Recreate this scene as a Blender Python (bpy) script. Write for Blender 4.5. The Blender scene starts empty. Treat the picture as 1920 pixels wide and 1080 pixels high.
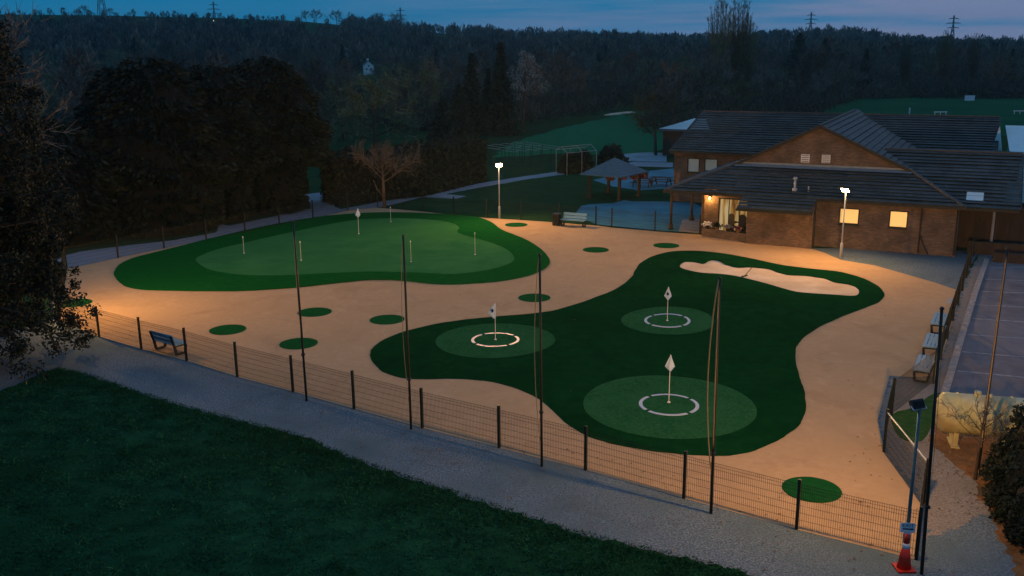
import bpy, bmesh, math, random
import numpy as np
from mathutils import Vector, Matrix
from mathutils.geometry import delaunay_2d_cdt
R = math.radians
random.seed(7); rng = np.random.default_rng(7)
sc = bpy.context.scene
COL = sc.collection

# ------------------------------------------------------------------ camera
H = 12.0; F = 1770.0; YH = 95.0; ROLL = R(.57)
PITCH = math.atan((540 - YH) / F)
FWD = Vector((0, math.cos(PITCH), -math.sin(PITCH))); R0 = Vector((1, 0, 0)); U0 = R0.cross(FWD)
CR = R0 * math.cos(ROLL) - U0 * math.sin(ROLL); CU = R0 * math.sin(ROLL) + U0 * math.cos(ROLL)
CAM = Vector((0, 0, H))
cd = bpy.data.cameras.new('camera'); cam = bpy.data.objects.new('camera', cd); COL.objects.link(cam)
cam.matrix_world = Matrix(((CR.x, CU.x, -FWD.x, 0), (CR.y, CU.y, -FWD.y, 0), (CR.z, CU.z, -FWD.z, H), (0, 0, 0, 1)))
cd.sensor_width = 36; cd.lens = 36 * F / 1920; cd.clip_start = .5; cd.clip_end = 8000
sc.camera = cam
def ray(px, py): return FWD + CR * ((px - 960) / F) + CU * ((540 - py) / F)
def G(px, py, z=0.0):
    d = ray(px, py); return CAM + d * ((z - H) / d.z)
def AY(px, py, y):
    d = ray(px, py); return CAM + d * (y / d.y)
def GX(pts): return [(G(*p).x, G(*p).y) for p in pts]

# ------------------------------------------------------------------ helpers
def tag(o, label=None, cat=None, group=None, kind=None):
    if label: o['label'] = label
    if cat: o['category'] = cat
    if group: o['group'] = group
    if kind: o['kind'] = kind
    return o
def thing(name, label, cat, loc=(0, 0, 0), rz=0.0, group=None):
    o = bpy.data.objects.new(name, None); COL.objects.link(o); o.empty_display_size = .2
    o.location = loc; o.rotation_euler = (0, 0, rz)
    return tag(o, label, cat, group)
def children(o): return [c for c in bpy.data.objects if c.parent == o]
KIDS = {}
def dup(root, loc, rz=0.0, s=1.0, label=None, group=None):
    r = root.copy(); COL.objects.link(r); r.location = loc; r.rotation_euler = (0, 0, rz); r.scale = (s, s, s)
    if label: r['label'] = label
    if group: r['group'] = group
    if root not in KIDS:
        KIDS[root] = [(c, children(c)) for c in children(root)]
    for c, gs in KIDS[root]:
        k = c.copy(); COL.objects.link(k); k.parent = r
        for g in gs:
            q = g.copy(); COL.objects.link(q); q.parent = k
    return r

class MB:
    def __init__(s): s.v = []; s.f = []; s.m = []
    def face(s, pts, mi=0):
        b = len(s.v); s.v += [tuple(p) for p in pts]; s.f.append(tuple(range(b, b + len(pts)))); s.m.append(mi)
    def box(s, c, d, rz=0.0, mi=0, mat=None):
        c = Vector(c); hx, hy, hz = d[0] / 2, d[1] / 2, d[2] / 2
        M = mat if mat is not None else Matrix.Rotation(rz, 3, 'Z')
        p = [c + M @ Vector((x, y, z)) for z in (-hz, hz) for x, y in ((-hx, -hy), (hx, -hy), (hx, hy), (-hx, hy))]
        b = len(s.v); s.v += [tuple(q) for q in p]
        for f in ((3, 2, 1, 0), (4, 5, 6, 7), (0, 1, 5, 4), (1, 2, 6, 5), (2, 3, 7, 6), (3, 0, 4, 7)):
            s.f.append(tuple(b + i for i in f)); s.m.append(mi)
    def bar(s, a, b_, w, h=None, mi=0):
        a = Vector(a); b_ = Vector(b_); d = b_ - a; L = d.length; d.normalize()
        up = Vector((0, 0, 1)) if abs(d.z) < .9 else Vector((1, 0, 0))
        y = up.cross(d).normalized(); z = d.cross(y)
        s.box((a + b_) / 2, (L, w, h or w), mi=mi, mat=Matrix((d, y, z)).transposed())
    def tube(s, pts, rad, n=6, mi=0, cap=True):
        pts = [Vector(p) for p in pts]; rad = rad if isinstance(rad, (list, tuple)) else [rad] * len(pts)
        b = len(s.v); k = len(pts)
        for i, p in enumerate(pts):
            d = (pts[min(i + 1, k - 1)] - pts[max(i - 1, 0)]).normalized()
            up = Vector((0, 0, 1)) if abs(d.z) < .9 else Vector((1, 0, 0))
            x = up.cross(d).normalized(); y = d.cross(x)
            for j in range(n):
                a = 2 * math.pi * j / n; s.v.append(tuple(p + (x * math.cos(a) + y * math.sin(a)) * rad[i]))
        for i in range(k - 1):
            for j in range(n):
                j2 = (j + 1) % n; s.f.append((b + i * n + j, b + i * n + j2, b + (i + 1) * n + j2, b + (i + 1) * n + j)); s.m.append(mi)
        if cap:
            s.f.append(tuple(b + j for j in reversed(range(n)))); s.m.append(mi)
            s.f.append(tuple(b + (k - 1) * n + j for j in range(n))); s.m.append(mi)
    def lathe(s, prof, c=(0, 0, 0), n=16, mi=0):
        c = Vector(c); b = len(s.v)
        for r, z in prof:
            for j in range(n):
                a = 2 * math.pi * j / n; s.v.append((c.x + r * math.cos(a), c.y + r * math.sin(a), c.z + z))
        for i in range(len(prof) - 1):
            for j in range(n):
                j2 = (j + 1) % n; s.f.append((b + i * n + j, b + i * n + j2, b + (i + 1) * n + j2, b + (i + 1) * n + j)); s.m.append(mi)
        s.f.append(tuple(b + j for j in reversed(range(n)))); s.m.append(mi)
        s.f.append(tuple(b + (len(prof) - 1) * n + j for j in range(n))); s.m.append(mi)
    def prism(s, poly, z0, z1, mi=0):
        n = len(poly); s.face([(x, y, z1) for x, y in poly], mi); s.face([(x, y, z0) for x, y in reversed(poly)], mi)
        for i in range(n):
            a, b = poly[i], poly[(i + 1) % n]
            s.face([(a[0], a[1], z0), (b[0], b[1], z0), (b[0], b[1], z1), (a[0], a[1], z1)], mi)
    def build(s, name, mats, parent=None, smooth=False, uv=True):
        me = bpy.data.meshes.new(name); me.from_pydata(s.v, [], s.f)
        mats = mats if isinstance(mats, (list, tuple)) else [mats]
        for m in mats: me.materials.append(m)
        if len(mats) > 1: me.polygons.foreach_set('material_index', s.m)
        if smooth: me.polygons.foreach_set('use_smooth', [True] * len(me.polygons))
        if uv and len(me.polygons) < 60000:
            ul = me.uv_layers.new(name='UVMap'); vs = me.vertices
            for p in me.polygons:
                n = p.normal
                if abs(n.z) > .96: t = Vector((1, 0, 0)); w = Vector((0, 1, 0))
                else:
                    t = Vector((-n.y, n.x, 0)).normalized(); w = n.cross(t)
                    if w.z < 0: w = -w
                for li in p.loop_indices:
                    c = vs[me.loops[li].vertex_index].co; ul.data[li].uv = (c.dot(t), c.dot(w))
        me.update()
        o = bpy.data.objects.new(name, me); COL.objects.link(o)
        if parent: o.parent = parent
        return o

# ------------------------------------------------------------------ materials
def nodes(name):
    m = bpy.data.materials.new(name); m.use_nodes = True; nt = m.node_tree
    return m, nt, nt.nodes['Principled BSDF'], lambda t: nt.nodes.new(t), nt.links.new
def pmat(name, c1, c2=None, scale=5.0, rough=.8, bump=0.0, bscale=None, detail=6, c3=None, scale3=.15, metallic=0, coord='Object', island=0.0, objr=0.0, spec=.3, stretch=None, contrast=(.35, .65), bdist=.02):
    m, nt, P, N, L = nodes(name)
    P.inputs['Roughness'].default_value = rough; P.inputs['Metallic'].default_value = metallic
    P.inputs['Specular IOR Level'].default_value = spec
    P.inputs['Base Color'].default_value = (*c1, 1)
    tc = N('ShaderNodeTexCoord'); src = tc.outputs[coord]
    if stretch:
        mp = N('ShaderNodeMapping'); mp.inputs['Scale'].default_value = stretch; L(src, mp.inputs[0]); src = mp.outputs[0]
    if c2:
        nz = N('ShaderNodeTexNoise'); nz.inputs['Scale'].default_value = scale; nz.inputs['Detail'].default_value = detail; nz.inputs['Roughness'].default_value = .65
        L(src, nz.inputs['Vector'])
        mr = N('ShaderNodeMapRange'); mr.inputs[1].default_value = contrast[0]; mr.inputs[2].default_value = contrast[1]; L(nz.outputs[0], mr.inputs[0])
        mx = N('ShaderNodeMix'); mx.data_type = 'RGBA'; mx.inputs[6].default_value = (*c1, 1); mx.inputs[7].default_value = (*c2, 1); L(mr.outputs[0], mx.inputs[0])
        out = mx.outputs[2]
        if c3:
            n3 = N('ShaderNodeTexNoise'); n3.inputs['Scale'].default_value = scale3; n3.inputs['Detail'].default_value = 4; L(src, n3.inputs['Vector'])
            m3 = N('ShaderNodeMapRange'); m3.inputs[1].default_value = .42; m3.inputs[2].default_value = .68; L(n3.outputs[0], m3.inputs[0])
            x3 = N('ShaderNodeMix'); x3.data_type = 'RGBA'; L(m3.outputs[0], x3.inputs[0]); L(out, x3.inputs[6]); x3.inputs[7].default_value = (*c3, 1); out = x3.outputs[2]
        if island:
            ge = N('ShaderNodeNewGeometry'); mr2 = N('ShaderNodeMapRange'); mr2.inputs[3].default_value = 1 - island; mr2.inputs[4].default_value = 1 + island
            L(ge.outputs['Random Per Island'], mr2.inputs[0])
            hs = N('ShaderNodeHueSaturation'); L(out, hs.inputs['Color']); L(mr2.outputs[0], hs.inputs['Value']); out = hs.outputs[0]
        if objr:
            oi = N('ShaderNodeObjectInfo'); m4 = N('ShaderNodeMapRange'); m4.inputs[3].default_value = 1 - objr; m4.inputs[4].default_value = 1 + objr * 1.3; L(oi.outputs['Random'], m4.inputs[0])
            h4 = N('ShaderNodeHueSaturation'); L(out, h4.inputs['Color']); L(m4.outputs[0], h4.inputs['Value']); out = h4.outputs[0]
        L(out, P.inputs['Base Color'])
    if bump:
        nb = N('ShaderNodeTexNoise'); nb.inputs['Scale'].default_value = bscale or scale * 3; nb.inputs['Detail'].default_value = 5; L(src, nb.inputs['Vector'])
        bp = N('ShaderNodeBump'); bp.inputs['Strength'].default_value = bump; bp.inputs['Distance'].default_value = bdist; L(nb.outputs[0], bp.inputs['Height']); L(bp.outputs[0], P.inputs['Normal'])
    return m
def emit(name, col, st):
    m, nt, P, N, L = nodes(name)
    P.inputs['Base Color'].default_value = (*col, 1); P.inputs['Emission Color'].default_value = (*col, 1); P.inputs['Emission Strength'].default_value = st
    return m
def brick_mat(name, a, b, mortar, sc_=1.0):
    m, nt, P, N, L = nodes(name); P.inputs['Roughness'].default_value = .9
    uv = N('ShaderNodeUVMap'); br = N('ShaderNodeTexBrick')
    br.inputs['Scale'].default_value = sc_; br.inputs['Brick Width'].default_value = .225; br.inputs['Row Height'].default_value = .075; br.inputs['Mortar Size'].default_value = .008
    br.inputs['Color1'].default_value = (*a, 1); br.inputs['Color2'].default_value = (*b, 1); br.inputs['Mortar'].default_value = (*mortar, 1)
    L(uv.outputs[0], br.inputs['Vector'])
    nz = N('ShaderNodeTexNoise'); nz.inputs['Scale'].default_value = .9; nz.inputs['Detail'].default_value = 6; L(uv.outputs[0], nz.inputs['Vector'])
    mr = N('ShaderNodeMapRange'); mr.inputs[1].default_value = .3; mr.inputs[2].default_value = .7; mr.inputs[3].default_value = .6; mr.inputs[4].default_value = 1.3; L(nz.outputs[0], mr.inputs[0])
    hs = N('ShaderNodeHueSaturation'); L(br.outputs[0], hs.inputs['Color']); L(mr.outputs[0], hs.inputs['Value']); L(hs.outputs[0], P.inputs['Base Color'])
    bp = N('ShaderNodeBump'); bp.inputs['Strength'].default_value = .5; bp.inputs['Distance'].default_value = .01; bp.invert = True; L(br.outputs['Fac'], bp.inputs['Height']); L(bp.outputs[0], P.inputs['Normal'])
    return m
def tile_mat(name, a, b, rough=.55):
    m, nt, P, N, L = nodes(name); P.inputs['Roughness'].default_value = rough
    uv = N('ShaderNodeUVMap'); fl = N('ShaderNodeVectorMath'); fl.operation = 'FLOOR'; L(uv.outputs[0], fl.inputs[0])
    wn = N('ShaderNodeTexWhiteNoise'); wn.noise_dimensions = '2D'; L(fl.outputs[0], wn.inputs['Vector'])
    mx = N('ShaderNodeMix'); mx.data_type = 'RGBA'; mx.inputs[6].default_value = (*a, 1); mx.inputs[7].default_value = (*b, 1); L(wn.outputs[0], mx.inputs[0])
    tc = N('ShaderNodeTexCoord'); nz = N('ShaderNodeTexNoise'); nz.inputs['Scale'].default_value = .7; nz.inputs['Detail'].default_value = 7; L(tc.outputs['Object'], nz.inputs['Vector'])
    mr = N('ShaderNodeMapRange'); mr.inputs[1].default_value = .3; mr.inputs[2].default_value = .7; mr.inputs[3].default_value = .65; mr.inputs[4].default_value = 1.35; L(nz.outputs[0], mr.inputs[0])
    hs = N('ShaderNodeHueSaturation'); L(mx.outputs[2], hs.inputs['Color']); L(mr.outputs[0], hs.inputs['Value']); L(hs.outputs[0], P.inputs['Base Color'])
    sp = N('ShaderNodeSeparateXYZ'); L(uv.outputs[0], sp.inputs[0]); fr = N('ShaderNodeMath'); fr.operation = 'FRACT'; L(sp.outputs[0], fr.inputs[0])
    s2 = N('ShaderNodeMath'); s2.operation = 'PINGPONG'; s2.inputs[1].default_value = .5; L(fr.outputs[0], s2.inputs[0])
    bp = N('ShaderNodeBump'); bp.inputs['Strength'].default_value = .5; bp.inputs['Distance'].default_value = .03; L(s2.outputs[0], bp.inputs['Height']); L(bp.outputs[0], P.inputs['Normal'])
    return m
def pave_mat(name, a, b, mortar, w=.6, h=.4, rough=.45):
    m, nt, P, N, L = nodes(name); P.inputs['Roughness'].default_value = rough
    tc = N('ShaderNodeTexCoord'); mp = N('ShaderNodeMapping'); mp.inputs['Rotation'].default_value = (0, 0, R(26.6)); L(tc.outputs['Object'], mp.inputs[0])
    br = N('ShaderNodeTexBrick'); br.inputs['Scale'].default_value = 1; br.inputs['Brick Width'].default_value = w; br.inputs['Row Height'].default_value = h; br.inputs['Mortar Size'].default_value = .012
    br.inputs['Color1'].default_value = (*a, 1); br.inputs['Color2'].default_value = (*b, 1); br.inputs['Mortar'].default_value = (*mortar, 1); L(mp.outputs[0], br.inputs['Vector'])
    nz = N('ShaderNodeTexNoise'); nz.inputs['Scale'].default_value = .5; nz.inputs['Detail'].default_value = 6; L(tc.outputs['Object'], nz.inputs['Vector'])
    mr = N('ShaderNodeMapRange'); mr.inputs[1].default_value = .3; mr.inputs[2].default_value = .7; mr.inputs[3].default_value = .7; mr.inputs[4].default_value = 1.25; L(nz.outputs[0], mr.inputs[0])
    hs = N('ShaderNodeHueSaturation'); L(br.outputs[0], hs.inputs['Color']); L(mr.outputs[0], hs.inputs['Value']); L(hs.outputs[0], P.inputs['Base Color'])
    return m

M = {}
M['ground'] = pmat('ground_grass', (.012, .045, .022), (.03, .075, .03), .35, .95, .5, 6, c3=(.02, .045, .025), scale3=.012, spec=0)
M['lawn'] = pmat('lawn_grass', (.005, .040, .020), (.016, .090, .042), 1.1, .95, .9, 14, c3=(.010, .044, .016), scale3=.09, detail=9, bdist=.05, stretch=(1, 1.6, 1), spec=0)
M['rough'] = pmat('rough_grass', (.012, .055, .025), (.03, .085, .035), .5, .95, .5, 8, c3=(.02, .05, .025), scale3=.04, spec=0)
M['fairway'] = pmat('fairway_grass', (.012, .12, .06), (.025, .17, .08), .05, .95, .3, 6, stretch=(1, .15, 1), spec=0)
M['field'] = pmat('field_grass', (.012, .085, .045), (.022, .11, .05), .06, .95, .3, 6, spec=0)
M['turf_fringe'] = pmat('turf_fringe', (.004, .075, .014), (.009, .105, .02), 2.2, .85, .5, 60, c3=(.005, .085, .015), scale3=.12, spec=0)
M['turf_dark'] = pmat('turf_dark', (.0025, .032, .010), (.005, .052, .015), 2.0, .85, .5, 60, c3=(.003, .040, .012), scale3=.14, spec=0)
M['turf_green'] = pmat('turf_green', (.026, .15, .046), (.046, .19, .058), .5, .9, .25, 60, c3=(.036, .16, .048), scale3=.15, spec=0, detail=8)
M['turf_target'] = pmat('turf_target', (.010, .080, .026), (.032, .125, .048), 8, .9, .3, 60, c3=(.022, .11, .04), scale3=.9, spec=0, detail=10, contrast=(.40, .72))
M['turf_disc'] = pmat('turf_disc', (.006, .070, .018), (.012, .095, .026), 4, .9, .4, 60, spec=0)
M['sand'] = pmat('sand_surface', (.45, .30, .175), (.55, .375, .22), 3.5, .95, .35, 45, c3=(.48, .325, .185), scale3=.2, detail=10, contrast=(.25, .75), spec=0)
M['bunker'] = pmat('bunker_sand', (.62, .50, .37), (.74, .60, .45), 1.2, .95, .6, 9, c3=(.54, .40, .27), scale3=.45, detail=9)
M['gravel'] = pmat('gravel', (.05, .085, .105), (.235, .295, .345), 19, .95, .8, 40, c3=(.105, .155, .18), scale3=.3, detail=8, contrast=(.36, .64), bdist=.02, spec=0)
M['worn_turf'] = pmat('worn_turf', (.022, .075, .022), (.05, .11, .035), 2.5, .95, .4, 50, spec=0)
M['side'] = pmat('lamp_warmed_gravel', (.16, .15, .135), (.36, .32, .29), 17, .95, .8, 40, c3=(.24, .22, .19), scale3=.4, detail=8, contrast=(.36, .64), bdist=.02, spec=0)  # paler, warmer gravel: the floodlight's glow is put into this colour
M['path'] = pmat('path_fines', (.19, .22, .26), (.27, .30, .34), 2, .95, .4, 15, c3=(.30, .30, .33), scale3=.25)
M['asphalt'] = pmat('asphalt', (.14, .12, .13), (.21, .185, .195), 1.1, .9, .4, 60, c3=(.235, .205, .215), scale3=.12, detail=9)
M['kerb'] = pmat('kerb_stone', (.25, .23, .22), (.42, .38, .36), 6, .9, .8, 12)
M['concrete'] = pmat('concrete', (.30, .29, .28), (.40, .38, .37), 2, .9, .3, 20)
M['paint'] = pmat('worn_paint', (.45, .45, .46), (.20, .20, .21), 4, .8)
M['white'] = pmat('white_paint', (.72, .72, .74), (.62, .62, .65), 6, .5)
M['ring'] = pmat('ring_plastic', (.50, .57, .68), (.42, .50, .60), 5, .5)
M['flagcloth'] = pmat('flag_cloth', (.52, .66, .86), (.46, .60, .80), 3, .7)
M['patio'] = pave_mat('patio_slate', (.030, .19, .26), (.045, .225, .30), (.02, .12, .16), .6, .4, .7)
M['terrace'] = pave_mat('terrace_slab', (.17, .26, .32), (.22, .31, .36), (.14, .2, .24), .9, .6, .6)
M['soil'] = pmat('leaf_litter', (.16, .07, .025), (.32, .15, .05), 3, .95, 1.0, 12, c3=(.09, .06, .03), scale3=.8, bdist=.06)
M['fence'] = pmat('fence_green_black', (.006, .009, .009), (.012, .017, .015), 8, .45)
M['pole'] = pmat('net_pole', (.010, .012, .012), (.02, .022, .02), 5, .5)
M['rope'] = pmat('tan_rope', (.30, .20, .10), (.40, .28, .15), 20, .9)
M['galv'] = pmat('galvanised', (.34, .37, .40), (.45, .48, .5), 8, .45, metallic=.3)
M['post_blue'] = pmat('post_paint', (.05, .11, .14), (.07, .14, .17), 6, .5)
M['dark_metal'] = pmat('dark_metal', (.02, .022, .025), (.04, .04, .045), 6, .45)
M['bench_frame'] = pmat('bench_frame', (.008, .008, .01), (.018, .018, .02), 8, .6)
M['bench_slat'] = pmat('bench_slat', (.15, .33, .46), (.20, .38, .50), 10, .55, stretch=(1, 6, 6))
M['brick'] = brick_mat('clubhouse_brick', (.185, .108, .070), (.10, .065, .045), (.13, .11, .09))
M['tile'] = tile_mat('roof_tile', (.022, .034, .040), (.048, .062, .068), .7)
M['lead'] = pmat('lead_flashing', (.16, .20, .23), (.22, .26, .29), 4, .4)
M['ridge'] = pmat('ridge_tile', (.06, .055, .05), (.10, .085, .075), 3, .7)
M['fascia'] = pmat('dark_fascia', (.012, .012, .013), (.02, .02, .02), 4, .5)
M['glass'] = pmat('sky_painted_glass', (.36, .56, .60), (.42, .62, .66), 1, .2, spec=.5)  # pale teal panes: the sky's reflection is put into the colour
M['wood'] = pmat('dark_wood', (.035, .024, .018), (.07, .045, .03), 5, .7, stretch=(1, 1, .15))
M['canopy'] = pmat('gazebo_shingle', (.05, .11, .16), (.08, .15, .20), 6, .6, .4, 20)
M['tent'] = pmat('marquee_canvas', (.55, .72, .74), (.62, .78, .80), 1, .5)
M['tank'] = pmat('tank_paint', (.42, .40, .17), (.60, .58, .36), 1.4, .5, c3=(.30, .24, .12), scale3=1.1, detail=9)
M['tank2'] = pmat('green_tank_paint', (.30, .42, .20), (.40, .50, .28), 2, .5)
M['orange'] = pmat('cone_plastic', (.55, .025, .012), (.45, .02, .01), 5, .45)
M['sign'] = pmat('sign_face', (.70, .74, .82), (.62, .66, .74), 3, .4)
M['ink'] = pmat('sign_ink', (.02, .02, .035))
M['navy'] = pmat('navy_ink', (.004, .015, .07))
M['bark'] = pmat('bark', (.055, .042, .032), (.11, .085, .065), 6, .95, .8, 14, stretch=(1, 1, .3))
M['bark_red'] = pmat('reddish_bark', (.10, .07, .05), (.17, .115, .08), 6, .95, .8, 14, stretch=(1, 1, .3))
M['twig'] = pmat('bare_twig', (.065, .068, .064), (.115, .112, .10), .5, .95, island=.4, objr=.55)
M['twig_b'] = pmat('brown_twig', (.085, .068, .055), (.145, .115, .09), .5, .95, island=.4, objr=.55)
M['twig_g'] = pmat('budding_twig', (.065, .088, .05), (.11, .135, .075), .5, .95, island=.4, objr=.55)
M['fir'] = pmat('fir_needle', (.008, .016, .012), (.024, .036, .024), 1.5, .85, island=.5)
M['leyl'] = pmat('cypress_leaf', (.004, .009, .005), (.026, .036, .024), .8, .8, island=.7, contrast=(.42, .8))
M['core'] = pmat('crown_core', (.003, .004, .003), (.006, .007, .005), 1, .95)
M['hedge'] = pmat('hedge_leaf', (.012, .016, .010), (.035, .038, .020), .9, .85, island=.5)
def wear(m, col, sc1, lo, hi, amt):                                   # worn, dirty patches with a shape of their own on a surface
    nt = m.node_tree; P = nt.nodes['Principled BSDF']; src = P.inputs['Base Color'].links[0].from_socket; N = nt.nodes.new; L = nt.links.new
    tc = N('ShaderNodeTexCoord'); nz = N('ShaderNodeTexNoise'); nz.inputs['Scale'].default_value = sc1; nz.inputs['Detail'].default_value = 12; nz.inputs['Roughness'].default_value = .72; nz.inputs['Distortion'].default_value = .6; L(tc.outputs['Object'], nz.inputs['Vector'])
    mr = N('ShaderNodeMapRange'); mr.inputs[1].default_value = lo; mr.inputs[2].default_value = hi; mr.inputs[3].default_value = 0; mr.inputs[4].default_value = amt; L(nz.outputs[0], mr.inputs[0])
    mx = N('ShaderNodeMix'); mx.data_type = 'RGBA'; L(mr.outputs[0], mx.inputs[0]); L(src, mx.inputs[6]); mx.inputs[7].default_value = (*col, 1); L(mx.outputs[2], P.inputs['Base Color'])
wear(M['sand'], (.32, .20, .12), .35, .50, .72, .5); wear(M['sand'], (.62, .44, .29), .9, .54, .75, .6)
wear(M['turf_green'], (.06, .21, .07), .5, .52, .75, .5); wear(M['turf_dark'], (.0015, .020, .007), .28, .48, .7, .7); wear(M['gravel'], (.09, .10, .10), .5, .52, .72, .6); wear(M['asphalt'], (.08, .075, .08), .3, .5, .72, .5)
wear(M['turf_target'], (.17, .28, .19), 13, .56, .72, .55)
M['leaf'] = pmat('near_leaf', (.005, .011, .008), (.016, .028, .020), 1.2, .7, island=.35, spec=.25)
M['blossom'] = pmat('blossom', (.17, .19, .20), (.27, .29, .29), 1, .9, island=.5)
M['farwood'] = pmat('far_wood', (.022, .034, .032), (.125, .125, .10), .045, .95, island=.5, contrast=(.40, .62), detail=3)
M['blade'] = pmat('grass_blade', (.004, .038, .018), (.02, .108, .048), .8, .95, island=.6, spec=0)
M['litter'] = pmat('dead_leaf', (.10, .05, .02), (.22, .11, .04), 2, .9, island=.5)
M['scrub'] = pmat('scrub_twig', (.028, .036, .03), (.08, .08, .066), .03, .95, island=.6)
M['flower'] = pmat('basket_flowers', (.14, .03, .05), (.30, .16, .16), 9, .8, island=.6)
M['lampglow'] = emit('floodlight_glass', (1, .62, .28), 60)
M['winlit'] = emit('lit_blind', (1, .60, .19), .66)
def lit_room():
    m, nt, P, N, L = nodes('lit_room'); tc = N('ShaderNodeTexCoord'); mp = N('ShaderNodeMapping'); mp.inputs['Scale'].default_value = (3.2, 3.2, .35); L(tc.outputs['Object'], mp.inputs[0])
    nz = N('ShaderNodeTexNoise'); nz.inputs['Scale'].default_value = 1.3; nz.inputs['Detail'].default_value = 3; L(mp.outputs[0], nz.inputs['Vector'])
    cr = N('ShaderNodeValToRGB'); e = cr.color_ramp.elements; e[0].position = .35; e[0].color = (.16, .05, .012, 1); e[1].position = .62; e[1].color = (.95, .72, .36, 1); q = e.new(.48); q.color = (.62, .30, .06, 1)
    L(nz.outputs[0], cr.inputs[0]); L(cr.outputs[0], P.inputs['Emission Color']); P.inputs['Emission Strength'].default_value = .42; P.inputs['Base Color'].default_value = (.05, .05, .05, 1); P.inputs['Roughness'].default_value = .2
    return m
M['doorlit'] = lit_room()
M['bulb'] = emit('wall_lamp_bulb', (1, .68, .25), 6)
M['farlight'] = emit('far_lamp', (1, .85, .6), 1.5)

# ------------------------------------------------------------------ terrain
SKY = [(-700, 26), (0, 30), (200, 32), (400, 36), (560, 42), (640, 49), (760, 58), (860, 66), (1000, 74), (1150, 80), (1300, 84), (1420, 80), (1500, 76), (1560, 71), (1620, 76), (1690, 84), (1760, 90), (1920, 93), (2600, 93)]
RD = 1050.0
_az = []; _hz = []
for px, py in SKY:
    p = ray(px, py); k = RD / math.hypot(p.x, p.y); _az.append(math.atan2(p.x, p.y)); _hz.append(H + p.z * k)
def ridge(az): return np.interp(az, _az, _hz)
def hgt(x, y):
    d = np.hypot(x, y); az = np.arctan2(x, y)
    t = np.clip((d - 255) / (RD - 255), 0, 1); s = t * t * (3 - 2 * t)
    back = np.clip((d - RD) / 900, 0, 1)
    z = ridge(az) * s * (1 - .25 * back) + 1.6 * s * np.sin(x * .013 + 1) * np.cos(y * .009) * (1 - t)
    return z
def make_terrain():
    radii = [0, 8, 30, 80, 150, 210, 250] + list(np.linspace(275, 1050, 36)) + [1080, 1150, 1300, 1600, 2200, 3500, 5500]
    na = 240; v = [(0, 0, 0)]; f = []
    for r in radii[1:]:
        for j in range(na):
            a = 2 * math.pi * j / na; x, y = r * math.sin(a), r * math.cos(a)
            v.append((x, y, float(hgt(x, y))))
    for j in range(na): f.append((0, 1 + (j + 1) % na, 1 + j))
    for i in range(len(radii) - 2):
        for j in range(na):
            a, b = 1 + i * na, 1 + (i + 1) * na; j2 = (j + 1) % na
            f.append((a + j, a + j2, b + j2, b + j))
    me = bpy.data.meshes.new('ground'); me.from_pydata(v, [], f); me.materials.append(M['ground'])
    me.polygons.foreach_set('use_smooth', [True] * len(f))
    o = bpy.data.objects.new('ground', me); COL.objects.link(o); o['kind'] = 'structure'
make_terrain()

# ------------------------------------------------------------------ flat sheets on the ground
def smooth_poly(pts, n=6):
    out = []; k = len(pts); P = [np.array(p, float) for p in pts]
    for i in range(k):
        p0, p1, p2, p3 = P[i - 1], P[i], P[(i + 1) % k], P[(i + 2) % k]
        for j in range(n):
            t = j / n
            out.append(tuple(.5 * ((2 * p1) + (-p0 + p2) * t + (2 * p0 - 5 * p1 + 4 * p2 - p3) * t * t + (-p0 + 3 * p1 - 3 * p2 + p3) * t ** 3)))
    return out
def jag(pts, step=.25, amp=.08, seed=1):
    r = random.Random(seed); out = []
    for i in range(len(pts)):
        a = np.array(pts[i]); b = np.array(pts[(i + 1) % len(pts)]); L = np.linalg.norm(b - a); n = max(1, int(L / step))
        nn = np.array([-(b - a)[1], (b - a)[0]]) / max(L, 1e-6)
        for j in range(n): out.append(tuple(a + (b - a) * j / n + nn * r.uniform(-amp, amp) * (0 if j == 0 else 1)))
    return out
def soft_edge(pts, seed):                                             # hand cut turf: small wobbles in the outline
    out = []; n = len(pts); k = 0
    for i in range(n):
        a = np.array(pts[i]); b = np.array(pts[(i + 1) % n]); L = np.linalg.norm(b - a); m = max(1, int(L / .3)); nn = np.array([-(b - a)[1], (b - a)[0]]) / max(L, 1e-6)
        for j in range(m): k += 1; out.append(tuple(a + (b - a) * j / m + nn * (.012 * math.sin(k * .9 + seed) + .010 * math.sin(k * .37 + 2 * seed) + random.uniform(-.010, .010))))
    return out
def inside(x, y, poly):
    c = False; n = len(poly); j = n - 1
    for i in range(n):
        xi, yi = poly[i]; xj, yj = poly[j]
        if (yi > y) != (yj > y) and x < (xj - xi) * (y - yi) / (yj - yi) + xi: c = not c
        j = i
    return c
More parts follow.
